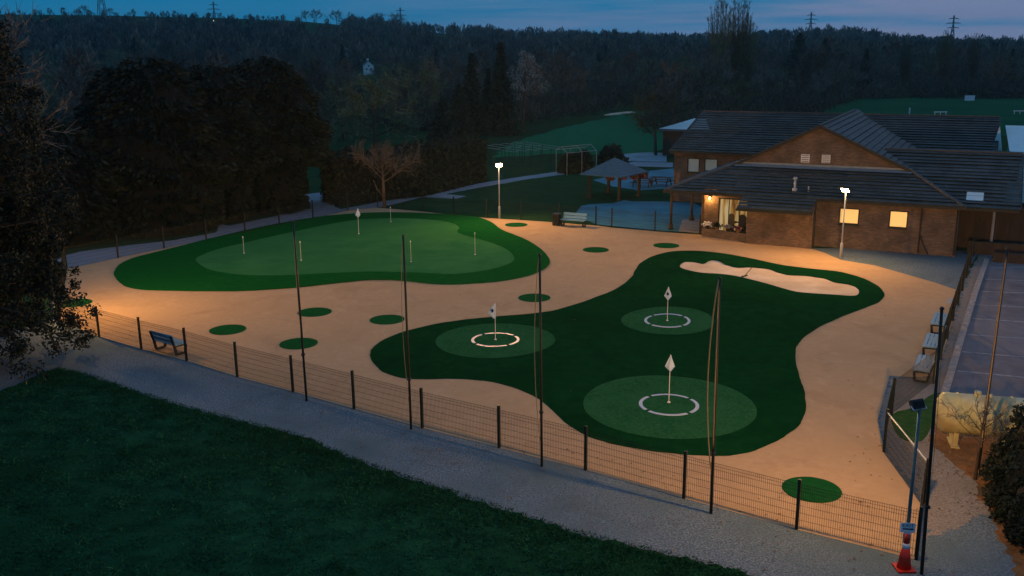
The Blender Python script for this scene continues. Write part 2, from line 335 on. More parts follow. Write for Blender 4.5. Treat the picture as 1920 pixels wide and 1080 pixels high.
def sheet(name, outer, z, mat, holes=(), grid=0, zf=None, parent=None, kind='structure', skirt=0.0):
    V = []; E_ = []
    for ring in [outer, *holes]:
        b = len(V); n = len(ring); V += [Vector(p) for p in ring]; E_ += [(b + i, b + (i + 1) % n) for i in range(n)]
    if grid:
        xs = [p[0] for p in outer]; ys = [p[1] for p in outer]
        for gx in np.arange(min(xs), max(xs), grid):
            for gy in np.arange(min(ys), max(ys), grid):
                x, y = gx + .13 * grid * math.sin(gy * 7), gy + .13 * grid * math.sin(gx * 5)
                if inside(x, y, outer) and not any(inside(x, y, h) for h in holes): V.append(Vector((x, y)))
    v2, e2, f2, *_ = delaunay_2d_cdt(V, E_, [], 0, 1e-4)
    fs = []
    for f in f2:
        cx = sum(v2[i].x for i in f) / len(f); cy = sum(v2[i].y for i in f) / len(f)
        if inside(cx, cy, outer) and not any(inside(cx, cy, h) for h in holes): fs.append(tuple(f))
    mb = MB(); mb.v = [(p.x, p.y, z + (zf(p.x, p.y) if zf else 0)) for p in v2]; mb.f = fs; mb.m = [0] * len(fs)
    if skirt:
        for ring in [outer, *holes]:
            n = len(ring)
            for i in range(n):
                a, b = ring[i], ring[(i + 1) % n]
                za = z + (zf(*a) if zf else 0); zb = z + (zf(*b) if zf else 0)
                mb.face([(*a, za - skirt), (*b, zb - skirt), (*b, zb), (*a, za)])
    o = mb.build(name, mat, parent, smooth=bool(zf), uv=False)
    if kind: o['kind'] = kind
    return o
def disc(cx, cy, r, n=48): return [(cx + r * math.cos(2 * math.pi * i / n), cy + r * math.sin(2 * math.pi * i / n)) for i in range(n)]

NEAR = [(-21.17, 42.46), (-18.11, 39.65), (-15.57, 37.81), (-13.13, 36.19), (-10.53, 34.19), (-8.03, 32.5), (-5.52, 30.74), (-2.99, 28.96), (-.45, 27.31), (2.11, 25.63), (4.67, 23.77), (7.24, 21.98), (9.68, 20.45)]
LEFT = [(-21.17, 42.46), (-22.3, 45.15), (-23.43, 47.83), (-24.55, 50.5), (-25.68, 53.2)]
BACKL = [(-25.68, 53.2), (-23.91, 56.15), (-22.11, 58.93), (-20.26, 61.63), (-18.32, 63.99), (-16.62, 66.75), (-14.77, 69.53), (-12.77, 73.03), (-10.6, 74.3)]
BACKR = [(-10.6, 74.3), (-6.82, 72.17), (-4.34, 70.56), (-1.8, 69.01), (.71, 67.96), (3.4, 66.75), (5.94, 65.5), (6.97, 64.62), (9.74, 63.08), (12.53, 61.78)]
RIGHT = [(9.68, 20.45), (11.0, 23.15), (11.3, 26.7), (12.62, 29.5), (15.41, 32.67)] + [(15.41 + 1.472 * k, 32.67 + 2.704 * k) for k in range(1, 9)]

# sand: the tan all-weather surface inside the fence
sand_edge = NEAR + GX([(1727, 945), (1660, 850), (1645, 790), (1668, 705), (1712, 708), (1757, 705), (1775, 640), (1798, 560), (1800, 546), (1755, 531), (1700, 515), (1640, 498), (1577, 488), (1545, 474), (1523, 467), (1470, 462), (1397, 456), (1360, 447), (1318, 442)]) + list(reversed(BACKR)) + list(reversed(BACKL))[1:] + list(reversed(LEFT))[1:-1]
sheet('sand_path', sand_edge, .014, M['sand'])
# gravel
g_near = GX([(-60, 648), (0, 630), (60, 610)]) + [(-21.6, 42.6)] + [(x + .3, y + .4) for x, y in NEAR[:-1]] + [(9.4, 20.8)] + GX([(1710, 945), (1640, 850), (1625, 790), (1650, 695), (1714, 690), (1745, 690), (1775, 600), (1805, 530), (1840, 470), (1862, 470), (1856, 500), (1833, 560), (1800, 660), (1782, 742), (1810, 752), (1772, 790), (1760, 830), (1800, 850), (1840, 895), (1885, 985), (1925, 1077), (1945, 1150), (1500, 1115)])
lawn_edge = GX([(-60, 760), (0, 735), (70, 705), (110, 692), (170, 706), (260, 738), (360, 768), (480, 798), (560, 818), (650, 858), (740, 890), (850, 925), (960, 962), (1080, 1000), (1200, 1030), (1300, 1052), (1400, 1078), (1500, 1110)])
sheet('gravel_path', jag(g_near[:-1] + list(reversed(lawn_edge)), .3, .1, 3), .008, M['gravel'])
sheet('lamp_warmed_path', jag(GX([(1738, 1010), (1736, 940), (1664, 850), (1648, 790), (1668, 712), (1757, 706), (1775, 640), (1806, 548), (1834, 482), (1852, 482), (1830, 556), (1798, 660), (1778, 742), (1800, 750), (1764, 792), (1756, 830), (1790, 856), (1832, 900), (1856, 962)]), .12, .14, 6), .0115, M['side'])  # lower edge drawn where the painted lamp glow stops
sheet('lawn', jag(lawn_edge[:-1] + [(4, 12), (-30, 8), (-40, 30)], .22, .14, 4), .020, M['lawn'])
sheet('building_gravel', GX([(1520, 466), (1545, 474), (1577, 488), (1640, 498), (1700, 515), (1755, 531), (1800, 546), (1812, 510), (1838, 470), (1800, 470), (1660, 465)]), .008, M['gravel'])
sheet('track_gravel', jag([(x - .05, y + .05) for x, y in BACKL] + GX([(735, 384), (793, 369.5), (853, 373), (875, 368), (836, 364), (897, 352), (990, 336), (1058, 327), (1058, 320), (980, 331), (897, 344), (831, 356), (793, 361), (700, 381), (640, 392), (628, 388), (626, 372), (600, 361), (560, 366), (522, 376), (522, 404), (430, 423), (410, 420), (405, 436), (330, 450), (240, 460), (150, 472), (90, 488)]), .5, .06, 8), .007, M['path'])
# far lawns, fairway, field
sheet('fairway', jag(GX([(920, 296), (962, 266), (1030, 246), (1100, 229), (1190, 210), (1320, 192), (1330, 250), (1230, 285), (1140, 290), (1050, 288)]), 2, .5, 9), .012, M['fairway'])
sheet('fairway_bunker', smooth_poly(GX([(1132, 216), (1150, 212), (1180, 209), (1192, 211), (1175, 213), (1150, 216)])), .02, M['bunker'])
sheet('playing_field', GX([(1540, 215), (1570, 190), (1640, 186), (1780, 181), (1960, 177), (1990, 250), (1760, 260)]), .012, M['field'])
sheet('rough_grass', GX([(740, 388), (800, 372), (900, 352), (1060, 327), (1110, 330), (1250, 345), (1300, 378), (1312, 436), (1117, 422), (913, 408)]), .005, M['rough'])
sheet('patio', GX([(1076, 404), (1090, 386), (1108, 383), (1150, 381), (1170, 375), (1188, 378), (1240, 378), (1300, 380), (1330, 395), (1318, 437), (1228, 432), (1120, 421)]), .011, M['patio'])
sheet('upper_patio', GX([(1112, 338), (1160, 326), (1262, 316), (1275, 352), (1200, 357), (1150, 350)]), .012, M['patio'])
sheet('terrace_path', GX([(1165, 308), (1190, 303), (1262, 305), (1262, 314), (1190, 312)]), .013, M['path'])
sheet('terrace_slab', GX([(1155, 303), (1150, 288), (1200, 285), (1250, 287), (1250, 304), (1190, 302)]), .011, M['terrace'])
sheet('porch_slab', GX([(1280, 412), (1318, 410), (1325, 440), (1314, 438), (1272, 434)]), .016, M['concrete'])
sheet('turf_patch', smooth_poly(GX([(1672, 778), (1715, 764), (1752, 738), (1796, 743), (1770, 766), (1752, 790), (1728, 828), (1685, 820)]), 3), .016, M['worn_turf'])
sheet('bare_soil', jag(GX([(1762, 846), (1745, 832), (1752, 795), (1800, 750), (1990, 770), (1990, 1150), (1925, 1140), (1905, 1077), (1868, 985), (1820, 895)]), .2, .12, 5), .0135, M['soil'])
sheet('concrete_pad', GX([(1774, 571), (1776, 560), (1794, 557), (1792, 569)]), .02, M['concrete'])
# car park
cp = GX([(1776, 742), (1806, 640), (1833, 550), (1855, 490), (1868, 478), (1990, 478), (2080, 765)])
sheet('car_park', cp, .012, M['asphalt'])
kl = GX([(1772, 742), (1802, 640), (1830, 548), (1851, 488)])
mb = MB()
for a, b in zip(kl, kl[1:]):
    n = 24
    for i in range(n):
        p = Vector(a).lerp(Vector(b), (i + .5) / n); L = (Vector(b) - Vector(a)).length / n
        mb.box((p.x - .02, p.y, .05 + random.uniform(-.008, .008)), (L * .94, .26, .12), math.atan2(b[1] - a[1], b[0] - a[0]) + random.uniform(-.02, .02))
mb.build('kerb', M['kerb'])['kind'] = 'structure'
for i, (l, r_) in enumerate([((1803, 660), (1990, 676)), ((1795, 696), (2000, 716)), ((1814, 628), (1990, 640)), ((1824, 598), (1980, 608)), ((1832, 572), (1980, 580)), ((1840, 547), (1975, 552)), ((1848, 524), (1970, 528)), ((1856, 503), (1945, 500))]):
    a = G(*l); b = G(*r_); d = (b - a).normalized(); n = Vector((-d.y, d.x, 0)) * .055
    mb = MB(); mb.face([(p.x, p.y, .017) for p in (a - n, b - n, b + n, a + n)]); mb.build('bay_marking', M['paint'])['kind'] = 'structure'

# putting green with fringe
fringe = soft_edge(smooth_poly(GX([(214, 515), (222, 499), (247, 486), (300, 472), (400, 447), (500, 424), (600, 407), (680, 400), (760, 399), (850, 403), (895, 408), (922, 418), (942, 433), (975, 447), (1005, 463), (1026, 482), (1030, 496), (1018, 507), (990, 518), (940, 528), (880, 533), (820, 534), (760, 528), (700, 526), (640, 531), (560, 540), (470, 546), (400, 547), (320, 546), (258, 543), (228, 533)])), 1)
putt = smooth_poly(GX([(367, 490), (380, 480), (410, 469), (460, 457), (520, 443), (600, 425), (660, 414), (700, 411), (760, 410), (820, 414), (850, 420), (861, 428), (858, 437), (880, 446), (920, 458), (950, 471), (964, 485), (959, 495), (935, 504), (900, 511), (850, 516), (790, 514), (700, 512), (620, 515), (540, 519), (470, 519), (420, 514), (388, 506)]))
def zput(x, y): return .10 * math.exp(-((x + 12) ** 2 + (y - 56) ** 2) / 60) + .09 * math.exp(-((x - 0) ** 2 + (y - 58) ** 2) / 40)
sheet('putting_green_fringe', fringe, .040, M['turf_fringe'], holes=[putt], grid=.8, zf=zput, skirt=.04)
sheet('putting_green', putt, .028, M['turf_green'], grid=.8, zf=zput)
# pitching green with bunker
pitch = soft_edge(smooth_poly(GX([(694, 670), (698, 655), (716, 640), (750, 625), (800, 612), (850, 603), (900, 597), (960, 592), (1020, 586), (1060, 577), (1110, 561), (1150, 545), (1172, 531), (1185, 519), (1191, 507), (1200, 495), (1220, 483), (1250, 474), (1290, 471), (1340, 474), (1400, 484), (1460, 497), (1520, 505), (1570, 510), (1610, 520), (1640, 533), (1657, 548), (1655, 560), (1640, 571), (1600, 586), (1560, 602), (1530, 618), (1503, 638), (1492, 655), (1493, 680), (1500, 710), (1509, 740), (1511, 768), (1500, 795), (1470, 820), (1430, 840), (1390, 852), (1340, 856), (1280, 853), (1220, 846), (1160, 836), (1110, 822), (1070, 800), (1040, 775), (1015, 752), (985, 736), (940, 721), (890, 713), (840, 711), (780, 712), (740, 706), (710, 692)])), 2)
bunk = smooth_poly(GX([(1276, 503), (1282, 493), (1300, 493), (1318, 496), (1327, 492), (1336, 489), (1348, 491), (1362, 498), (1380, 503), (1410, 503), (1435, 505), (1455, 511), (1475, 517), (1510, 519), (1545, 524), (1565, 531), (1595, 536), (1608, 543), (1610, 551), (1600, 556), (1560, 554), (1500, 550), (1470, 543), (1440, 534), (1410, 526), (1380, 519), (1350, 515), (1310, 512)]), 5)
TG = [(929, 640, 112, 45), (1251, 605, 85, 44), (1254, 762, 157, 57)]
def bmp(x, y, c, sx, sy, h, ang=0.0):
    dx, dy = x - c[0], y - c[1]; ca, sa = math.cos(ang), math.sin(ang); a = (dx * ca + dy * sa) / sx; b = (-dx * sa + dy * ca) / sy
    return h * math.exp(-(a * a + b * b))
mc = G(1390, 580); mc2 = G(1425, 490)
def zpit(x, y):
    return bmp(x, y, mc, 6.0, 2.6, .30, R(-35)) + bmp(x, y, mc2, 8.0, 1.5, .24, R(-30)) + bmp(x, y, G(1090, 680), 3, 2.2, .12) + .02
_pe = np.array(pitch)
def edge_d(x, y): return float(np.min(np.hypot(_pe[:, 0] - x, _pe[:, 1] - y)))
def zpt(x, y): return zpit(x, y) * min(1.0, .08 + edge_d(x, y) / 2.6)
sheet('pitching_green', pitch, .030, M['turf_dark'], holes=[bunk], grid=.5, zf=zpt, skirt=.34)
sheet('sand_bunker', bunk, .034, M['bunker'], grid=.35, zf=lambda x, y: .012 * math.sin(x * 5 + y * 3) * math.sin(y * 6))
mb = MB(); a = G(1411, 503); b = G(1396, 520)
mb.tube([(a.x, a.y, .07), (b.x, b.y, .07)], .02, 5); mb.box((b.x, b.y, .08), (.5, .06, .05), R(40))
tag(mb.build('bunker_rake', M['wood']), 'thin wooden rake lying across the pale sand bunker', 'rake')

# target circles with white ring segments
tl = ['speckled round target turf on the dark green, left of the other two', 'smallest speckled target turf nearest the sand bunker, with a white ring', 'largest speckled target turf at the front of the dark green, with a white ring']
flag_spots = []
for (px, py, hw, rw), lab in zip(TG, tl):
    c = G(px, py); dist = math.sqrt(c.x ** 2 + c.y ** 2 + 144); r = hw * dist / F; z0 = zpt(c.x, c.y)
    t = thing('target_green', lab, 'target green', (c.x, c.y, 0), 0, 'target circles on the dark green')
    ring_pts = disc(0, 0, r, 72)
    sheet('target_turf', ring_pts, .045, M['turf_target'], grid=.5, zf=lambda x, y: zpt(x + c.x, y + c.y), parent=t, kind=None)
    for k in range(4):
        mb = MB(); a0 = R(90 * k + 38); a1 = R(90 * k + 38 + 81); n = 22; r1, r2 = .91, 1.03
        for i in range(n):
            p = a0 + (a1 - a0) * i / n; q = a0 + (a1 - a0) * (i + 1) / n
            q4 = [(r1 * math.cos(p), r1 * math.sin(p)), (r2 * math.cos(p), r2 * math.sin(p)), (r2 * math.cos(q), r2 * math.sin(q)), (r1 * math.cos(q), r1 * math.sin(q))]
            zz = [.058 + zpt(x + c.x, y + c.y) for x, y in q4]
            mb.face([(x, y, z) for (x, y), z in zip(q4, zz)])
            mb.face([(q4[1][0], q4[1][1], zz[1] - .02), (q4[2][0], q4[2][1], zz[2] - .02), (q4[2][0], q4[2][1], zz[2]), (q4[1][0], q4[1][1], zz[1])])
        mb.build('ring_segment', M['ring'], t)
    flag_spots.append((c.x, c.y, z0 + .045))
DISC = [(427, 619, 'dark round turf mat left of the dark green, nearest the left bench'), (590, 586, 'round turf mat just below the putting green, behind the left tall pole'), (726, 600, 'round turf mat on the sand, close above the left end of the dark green'), (560, 645, 'round turf mat crossed by the leftmost tall net pole'), (1002, 559, 'paler round turf mat between the two greens, behind a net pole'), (1117, 469, 'small dark round turf mat in open sand right of the putting green'), (1249, 461, 'small round turf mat near the building at the upper tip of the dark green'), (968, 422, 'faint olive round turf mat beside the far lit lamp post'), (141, 569, 'bright turf mat at the far left under lamp light, partly behind leaves'), (1522, 919, 'largest round turf mat at the bottom right, crossed by a fence post')]
for px, py, lab in DISC:
    c = G(px, py); o = None
    mb = MB(); mb.lathe([(.80, 0), (.80, .022), (.785, .026)], (0, 0, 0), 56)
    o = mb.build('turf_mat', M['turf_disc']); o.location = (c.x, c.y, .012); tag(o, lab, 'turf mat', 'round turf mats on the sand')

# ------------------------------------------------------------------ flags and pins
def golf_flag(loc, lab, emblem, rz, hgt_=1.62, shape=0):
    t = thing('golf_flag', lab, 'golf flag', loc, rz, 'flags on the greens')
    mb = MB(); mb.tube([(0, 0, 0), (0, 0, hgt_)], [.014, .011], 8); mb.build('pole', M['white'], t)
    mb = MB(); mb.lathe([(.055, .004), (.05, .03), (.02, .045)], n=12); mb.build('base_cup', M['white'], t)
    mb = MB()                                                    # cloth hanging in folds: kite outline with thickness
    top = hgt_ - .01; rows = [(0, .015, .03), (.12, -.05, .06), (.30, -.12, .13), (.42, -.17, .17), (.55, -.06, .06), (.60, -.02, .02)]
    if shape == 1: rows = [(0, .0, .03), (.14, -.12, .03), (.30, -.22, .03), (.44, -.30, .03), (.58, -.16, .03), (.66, -.08, .02)]
    n = 8; b = len(mb.v)
    for side in (-1, 1):
        for dz, l, r_ in rows:
            for i in range(n + 1):
                u = i / n; x = l + (r_ - l) * u
                y = .045 * math.sin(u * 8 + dz * 3) * min(1, dz * 4 + .2)
                mb.v.append((x, y + side * .004 - .012, top - dz))
    m1 = len(rows) * (n + 1)
    for s_ in (0, 1):
        for k in range(len(rows) - 1):
            for i in range(n):
                q = s_ * m1 + k * (n + 1) + i; mb.f.append((q, q + 1, q + n + 2, q + n + 1)); mb.m.append(0)
    fl = mb.build('flag', M['flagcloth'], t, smooth=True)
    if emblem:
        mb = MB(); cx = -.02 if shape == 0 else -.12
        mb.prism([(-.062, 0), (0, -.095), (.062, 0), (0, .095)], 0, .008)
        o = mb.build('emblem', M['navy'], fl); o.rotation_euler = (R(90), 0, 0); o.location = (cx, -.075, top - .30)
    return t
golf_flag(flag_spots[0], 'white flag with navy emblem on the left target circle', True, R(8), 1.62, 1)
golf_flag(flag_spots[1], 'white flag with navy emblem on the target circle by the bunker', True, R(-5), 1.58)
fb = G(1254, 758); golf_flag((fb.x, fb.y, zpt(fb.x, fb.y) + .045), 'plain white flag on the largest, nearest target circle', False, 0, 1.75)
p = G(673, 441); golf_flag((p.x, p.y, .03 + zput(p.x, p.y)), 'white flag on the pale putting green', False, R(30), 1.75)
for px, py, h_, lab in [(458, 478, .95, 'short white pin at the left end of the putting green'), (565, 492, 1.05, 'white pin on the putting green just right of the leftmost net pole'), (771, 494, 1.15, 'thin white pin near the front middle of the putting green'), (733, 417, 1.0, 'white pin at the back edge of the putting green, right of the flag'), (891, 481, 1.25, 'faint thin pin in the lamp-lit right end of the putting green')]:
    p = G(px, py); t = thing('hole_pin', lab, 'hole marker', (p.x, p.y, .03 + zput(p.x, p.y)), 0, 'pins on the putting green')
    mb = MB(); mb.tube([(0, 0, 0), (0, 0, h_)], .009, 6); mb.build('pin', M['white'], t)
    mb = MB(); mb.lathe([(.05, .0), (.05, .02), (.02, .03)], n=10); mb.build('cup', M['white'], t)
    mb = MB(); mb.lathe([(.012, h_), (.035, h_ + .03), (.03, h_ + .09), (.01, h_ + .11)], n=10); mb.build('knob', M['white'], t)

# ------------------------------------------------------------------ fences
FH = 1.38
def fence(name, pts, lab, skip=()):
    t = thing(name, lab, 'fence', (pts[0][0], pts[0][1], 0), 0, 'weld mesh perimeter fence runs')
    o0 = Vector((pts[0][0], pts[0][1], 0))
    for i, p in enumerate(pts):
        if i in skip: continue
        j = min(i, len(pts) - 2); d = Vector(pts[j + 1]) - Vector(pts[j]); a = math.atan2(d.y, d.x)
        mb = MB(); q = Vector((*p, 0)) - o0; mb.box(q + Vector((0, 0, FH / 2)), (.075, .075, FH), a); mb.box(q + Vector((0, 0, FH + .012)), (.085, .085, .022), a)
        mb.build('post', M['fence'], t, uv=False)
    for i in range(len(pts) - 1):
        a = Vector((*pts[i], 0)) - o0; b = Vector((*pts[i + 1], 0)) - o0; d = b - a; L = d.length; d.normalize(); n = Vector((-d.y, d.x, 0)) * .045
        mb = MB(); zt = FH - .12; w = .0055
        k = int(L / .055)
        for s in range(1, k):
            p = a + d * (L * s / k) + n
            mb.tube([(p.x, p.y, .05), (p.x, p.y, zt)], w * .85, 3, cap=False)
        for z in (.06, .26, .46, .66, .86, 1.06, zt - .10, zt - .02):
            for off in (0, .014):
                mb.tube([a + n * (1 + off) + Vector((0, 0, z + off)), b + n * (1 + off) + Vector((0, 0, z + off))], w * .5, 3, cap=False)
        mb.build('mesh_panel', M['fence'], t, uv=False)
    return t
fence('mesh_fence', NEAR, 'low dark mesh fence with square posts along the near gravel path')
fence('mesh_fence', LEFT, 'low mesh fence run at the far left behind the overhanging tree', skip=(0,))
fence('mesh_fence', BACKL, 'low mesh fence beside the tall dark evergreens behind the putting green', skip=(0,))
fence('mesh_fence', BACKR, 'low mesh fence behind the far lamp post, along the blue patio', skip=(0,))
fr = fence('mesh_fence', RIGHT, 'low mesh fence along the car park behind the three benches', skip=(0,))
a = Vector((11.3, 26.7, 1.3)); b = Vector((11.0, 23.15, 1.3))
o0 = Vector((9.68, 20.45, 0)); mb = MB(); mb.tube([a - o0, b - o0], .022, 6); mb.build('top_rail', M['galv'], fr)
# ------------------------------------------------------------------ tall net poles
def net_pole(base, top, lab, bows, double=False):
    t = thing('net_pole', lab, 'net pole', (base.x, base.y, 0), 0, 'tall poles for the ball stop net')
    d = Vector((top.x - base.x, top.y - base.y, top.z))
    mb = MB(); mb.tube([Vector((0, 0, -.1)), d * .5, d], [.042, .038, .034], 10); mb.build('pole', M['pole'], t, smooth=True)
    mb = MB(); mb.box(d * .27, (.12, .12, .06)); mb.box(d * .265 + Vector((0, 0, .06)), (.05, .16, .05)); mb.build('cleat', M['dark_metal'], t)
    mb = MB(); mb.lathe([(.05, 0), (.05, .03), (.02, .06)], d, 10); mb.build('cap', M['dark_metal'], t)
    for bow, rad, z1 in bows:
        pts = []
        for i in range(15):
            u = i / 14; p = d * (1 - u * (1 - z1)); pts.append(p + Vector((bow, -.05, 0)) * (math.sin(math.pi * min(1, u * 1.0)) ** .8 + .12))
        mb = MB(); mb.tube(pts, rad, 5); mb.build('rope', M['rope'], t, smooth=True)
    return t
def np_(b, tp, lab, bows):
    g = G(*b); return net_pole(g, AY(*tp, g.y), lab, bows)
np_((575, 752), (550, 417), 'leftmost tall black net pole on the gravel edge, leaning slightly left', [(-.03, .006, .3)])
np_((771, 805), (756, 443), 'tall black net pole between the left and middle poles of the near fence', [(-.12, .008, .12)])
np_((1016, 875), (1012, 478), 'tall black net pole with a pale rope, in front of the left target circle', [(-.16, .010, .10)])
np_((1333, 963), (1350, 523), 'tall net pole with two tan ropes hanging from its tip', [(-.20, .018, .18), (-.03, .018, .25)])
np_((1728, 1077), (1766, 580), 'thick black net pole at the near right fence corner', [(.05, .006, .2)])
np_((1834, 880), (1889, 467), 'rightmost tall pole beside the tank, tan rope down its length', [(-.03, .020, .05)])

# ------------------------------------------------------------------ benches and bin
def bench(loc, rz, L, lab):
    t = thing('park_bench', lab, 'bench', loc, rz, 'benches round the practice area')      # front is -y
    for x in (-L / 2 + .08, L / 2 - .08):
        mb = MB(); pts = [(x, -.26, .40), (x, -.22, .05), (x, .20, .05), (x, .27, .42)]
        for a, b in zip(pts, pts[1:] + pts[:1]): mb.bar(a, b, .09, .075)
        mb.bar((x, .26, .40), (x, .40, .88), .09, .07)
        mb.build('side_frame', M['bench_frame'], t)
    for k in range(4):
        mb = MB(); mb.box((0, -.235 + .148 * k, .465 - (k == 3) * .005), (L, .125, .042)); mb.build('seat_slat', M['bench_slat'], t)
    for k in range(2):
        mb = MB(); c = Vector((0, .285 + .062 * k, .60 + .21 * k)); mb.box(c, (L, .042, .18), mat=Matrix.Rotation(R(-16), 3, 'X')); mb.build('back_slat', M['bench_slat'], t)
    return t
bench((-14.2, 37.42, .012), R(180 - 35.8), 1.55, 'dark bench seen from behind, by the near fence at left')
bench((4.35, 65.25, .012), R(-26), 1.75, 'pale slatted bench beside a black bin, at the far edge of the sand')
fd = math.atan2(2.704, 1.472)
bench((15.45, 33.62, .012), fd + R(180), 2.0, 'nearest of three benches facing left along the car park fence')
bench((16.98, 36.42, .012), fd + R(180), 2.0, 'middle of three benches facing left along the car park fence')
bench((18.66, 39.55, .012), fd + R(180), 2.0, 'farthest of three benches facing left along the car park fence')
t = thing('litter_bin', 'square black litter bin at the left end of the far bench', 'litter bin', (3.2, 65.7, .012), R(-26))
mb = MB(); mb.box((0, 0, .40), (.42, .42, .78)); mb.build('bin_body', M['bench_frame'], t)
for k in range(8):
    mb = MB(); a = k * math.pi / 4; mb.box((.232 * max(-1, min(1, 1.3 * math.cos(a))), .232 * max(-1, min(1, 1.3 * math.sin(a))), .40), (.05, .05, .74)); mb.build('slat', M['bench_frame'], t)
mb = MB(); mb.box((0, 0, .83), (.5, .5, .06)); mb.build('lid', M['dark_metal'], t)

# ------------------------------------------------------------------ floodlights
LIGHT_ST = 1.0
def falloff_light(name, parent, loc, direction, power, col, size, smooth=0):
    ld = bpy.data.lights.new(name, 'AREA'); ld.shape = 'RECTANGLE'; ld.size = size[0]; ld.size_y = size[1]; ld.energy = power; ld.color = col
    ld.use_nodes = True; nt = ld.node_tree; em = nt.nodes.get('Emission'); fo = nt.nodes.new('ShaderNodeLightFalloff'); fo.inputs['Strength'].default_value = 1.0; fo.inputs['Smooth'].default_value = smooth
    nt.links.new(fo.outputs['Linear'], em.inputs['Strength'])
    o = bpy.data.objects.new(name, ld); COL.objects.link(o); o.parent = parent; o.location = loc
    o.rotation_euler = Vector(direction).to_track_quat('-Z', 'Y').to_euler()
    return o
def flood(base, zt, az, lab, power, tilt=38, mat='galv', base_h=.0, smooth=0, hs=1.0):
    t = thing('floodlight_post', lab, 'lamp post', (base[0], base[1], 0), 0, 'floodlight posts round the practice area')
    mb = MB(); mb.tube([(0, 0, -.1), (0, 0, zt)], [.045, .036], 12); mb.build('post', M[mat], t, smooth=True)
    mb = MB(); mb.lathe([(.085, -.02), (.085, .9 + base_h), (.05, .96 + base_h)], n=14); mb.build('base_sleeve', M[mat], t, smooth=True)
    fx, fy = math.cos(az), math.sin(az); dn = Vector((fx * math.cos(R(tilt)), fy * math.cos(R(tilt)), -math.sin(R(tilt))))
    side = Vector((-fy, fx, 0)); up = side.cross(dn) * -1
    if up.z < 0: up = -up
    Mx = Matrix((side, dn, up)).transposed(); c = Vector((0, 0, zt + .10)) + dn * .10
    mb = MB(); mb.box(c, (.34 * hs, .10, .25 * hs), mat=Mx); mb.box(c - dn * .07, (.25, .05, .18), mat=Mx)
    for k in range(5): mb.box(c - dn * .105 + side * (-.09 + .045 * k), (.010, .035, .15), mat=Mx)
    hd = mb.build('lamp_head', M['dark_metal'], t)
    mb = MB(); mb.box(c + dn * .054, (.31 * hs, .012, .22 * hs), mat=Mx); mb.build('lamp_glass', M['lampglow'], hd)
    mb = MB(); mb.bar(Vector((0, 0, zt - .02)) - side * .19 * hs, Vector((0, 0, zt - .02)) + side * .19 * hs, .04, .012)
    for s in (-1, 1): mb.bar(Vector((0, 0, zt - .02)) + side * .185 * hs * s, c + side * .185 * hs * s, .03, .012)
    mb.build('bracket', M['white'], t)
    falloff_light('floodlight_lamp', t, c + dn * .09, dn, power*.29, (1, .50, .13), (.32, .22), smooth)
    return t
flood((-.87, 68.7), 3.95, R(-82), 'lit floodlight on a slim pale post beyond the putting green', 640, tilt=40, smooth=30, hs=1.4)
flood((19.27, 54.0), 4.05, R(-135), 'lit floodlight on a white post in front of the brick clubhouse', 420, tilt=48, smooth=8, hs=1.4)
flood((9.28, 20.2), 4.0, R(110), 'grey floodlight post seen from behind above the traffic cone', 480, base_h=.1, mat='post_blue', smooth=40, tilt=32)
flood((-21.45, 42.6), 4.0, R(26), 'floodlight post at far left, mostly hidden by leaves', 310, tilt=38)
# sign on the near post
t = thing('small_sign', 'small white sign with dark letters strapped to the near floodlight post', 'sign', (9.24, 20.1, .95), R(-8))
mb = MB(); mb.box((0, 0, .10), (.34, .012, .24)); sb = mb.build('board', M['sign'], t)
mb = MB(); mb.box((0, 0, -.045), (.16, .012, .06)); mb.build('strap', M['sign'], t)
cv = bpy.data.curves.new('letters', 'FONT'); cv.body = 'EXIT'; cv.size = .13; cv.align_x = 'CENTER'; cv.extrude = .001
tmp = bpy.data.objects.new('letters', cv); COL.objects.link(tmp); bpy.context.view_layer.update()
me = bpy.data.meshes.new_from_object(tmp.evaluated_get(bpy.context.evaluated_depsgraph_get())); bpy.data.objects.remove(tmp)
lo = bpy.data.objects.new('lettering', me); me.materials.clear(); me.materials.append(M['ink']); COL.objects.link(lo); lo.parent = sb; lo.location = (0, -.009, .115); lo.rotation_euler = (R(90), 0, 0)
mb = MB(); mb.bar((-.12, -.008, .066), (.09, -.008, .066), .004, .035); mb.face([(.08, -.009, .03), (.14, -.009, .066), (.08, -.009, .102)]); mb.build('arrow', M['ink'], sb)
c = G(1696, 1067); t = thing('traffic_cone', 'red traffic cone with a white band at the foot of the near lamp post', 'traffic cone', (c.x - .02, c.y, .01))
mb = MB(); mb.prism([(-.21, -.21), (.21, -.21), (.21, .21), (-.21, .21)], 0, .04); mb.build('base_plate', M['orange'], t)
def cr(z): return .165 - .125 * (z - .04) / .86
mb = MB(); mb.lathe([(cr(.04), .04), (cr(.56), .56)], n=24); mb.lathe([(cr(.68), .68), (cr(.9), .9), (.02, .905)], n=24); mb.build('cone_body', M['orange'], t, smooth=True)
mb = MB(); mb.lathe([(cr(.56) + .002, .56), (cr(.68) + .002, .68)], n=24); mb.build('white_band', M['white'], t, smooth=True)

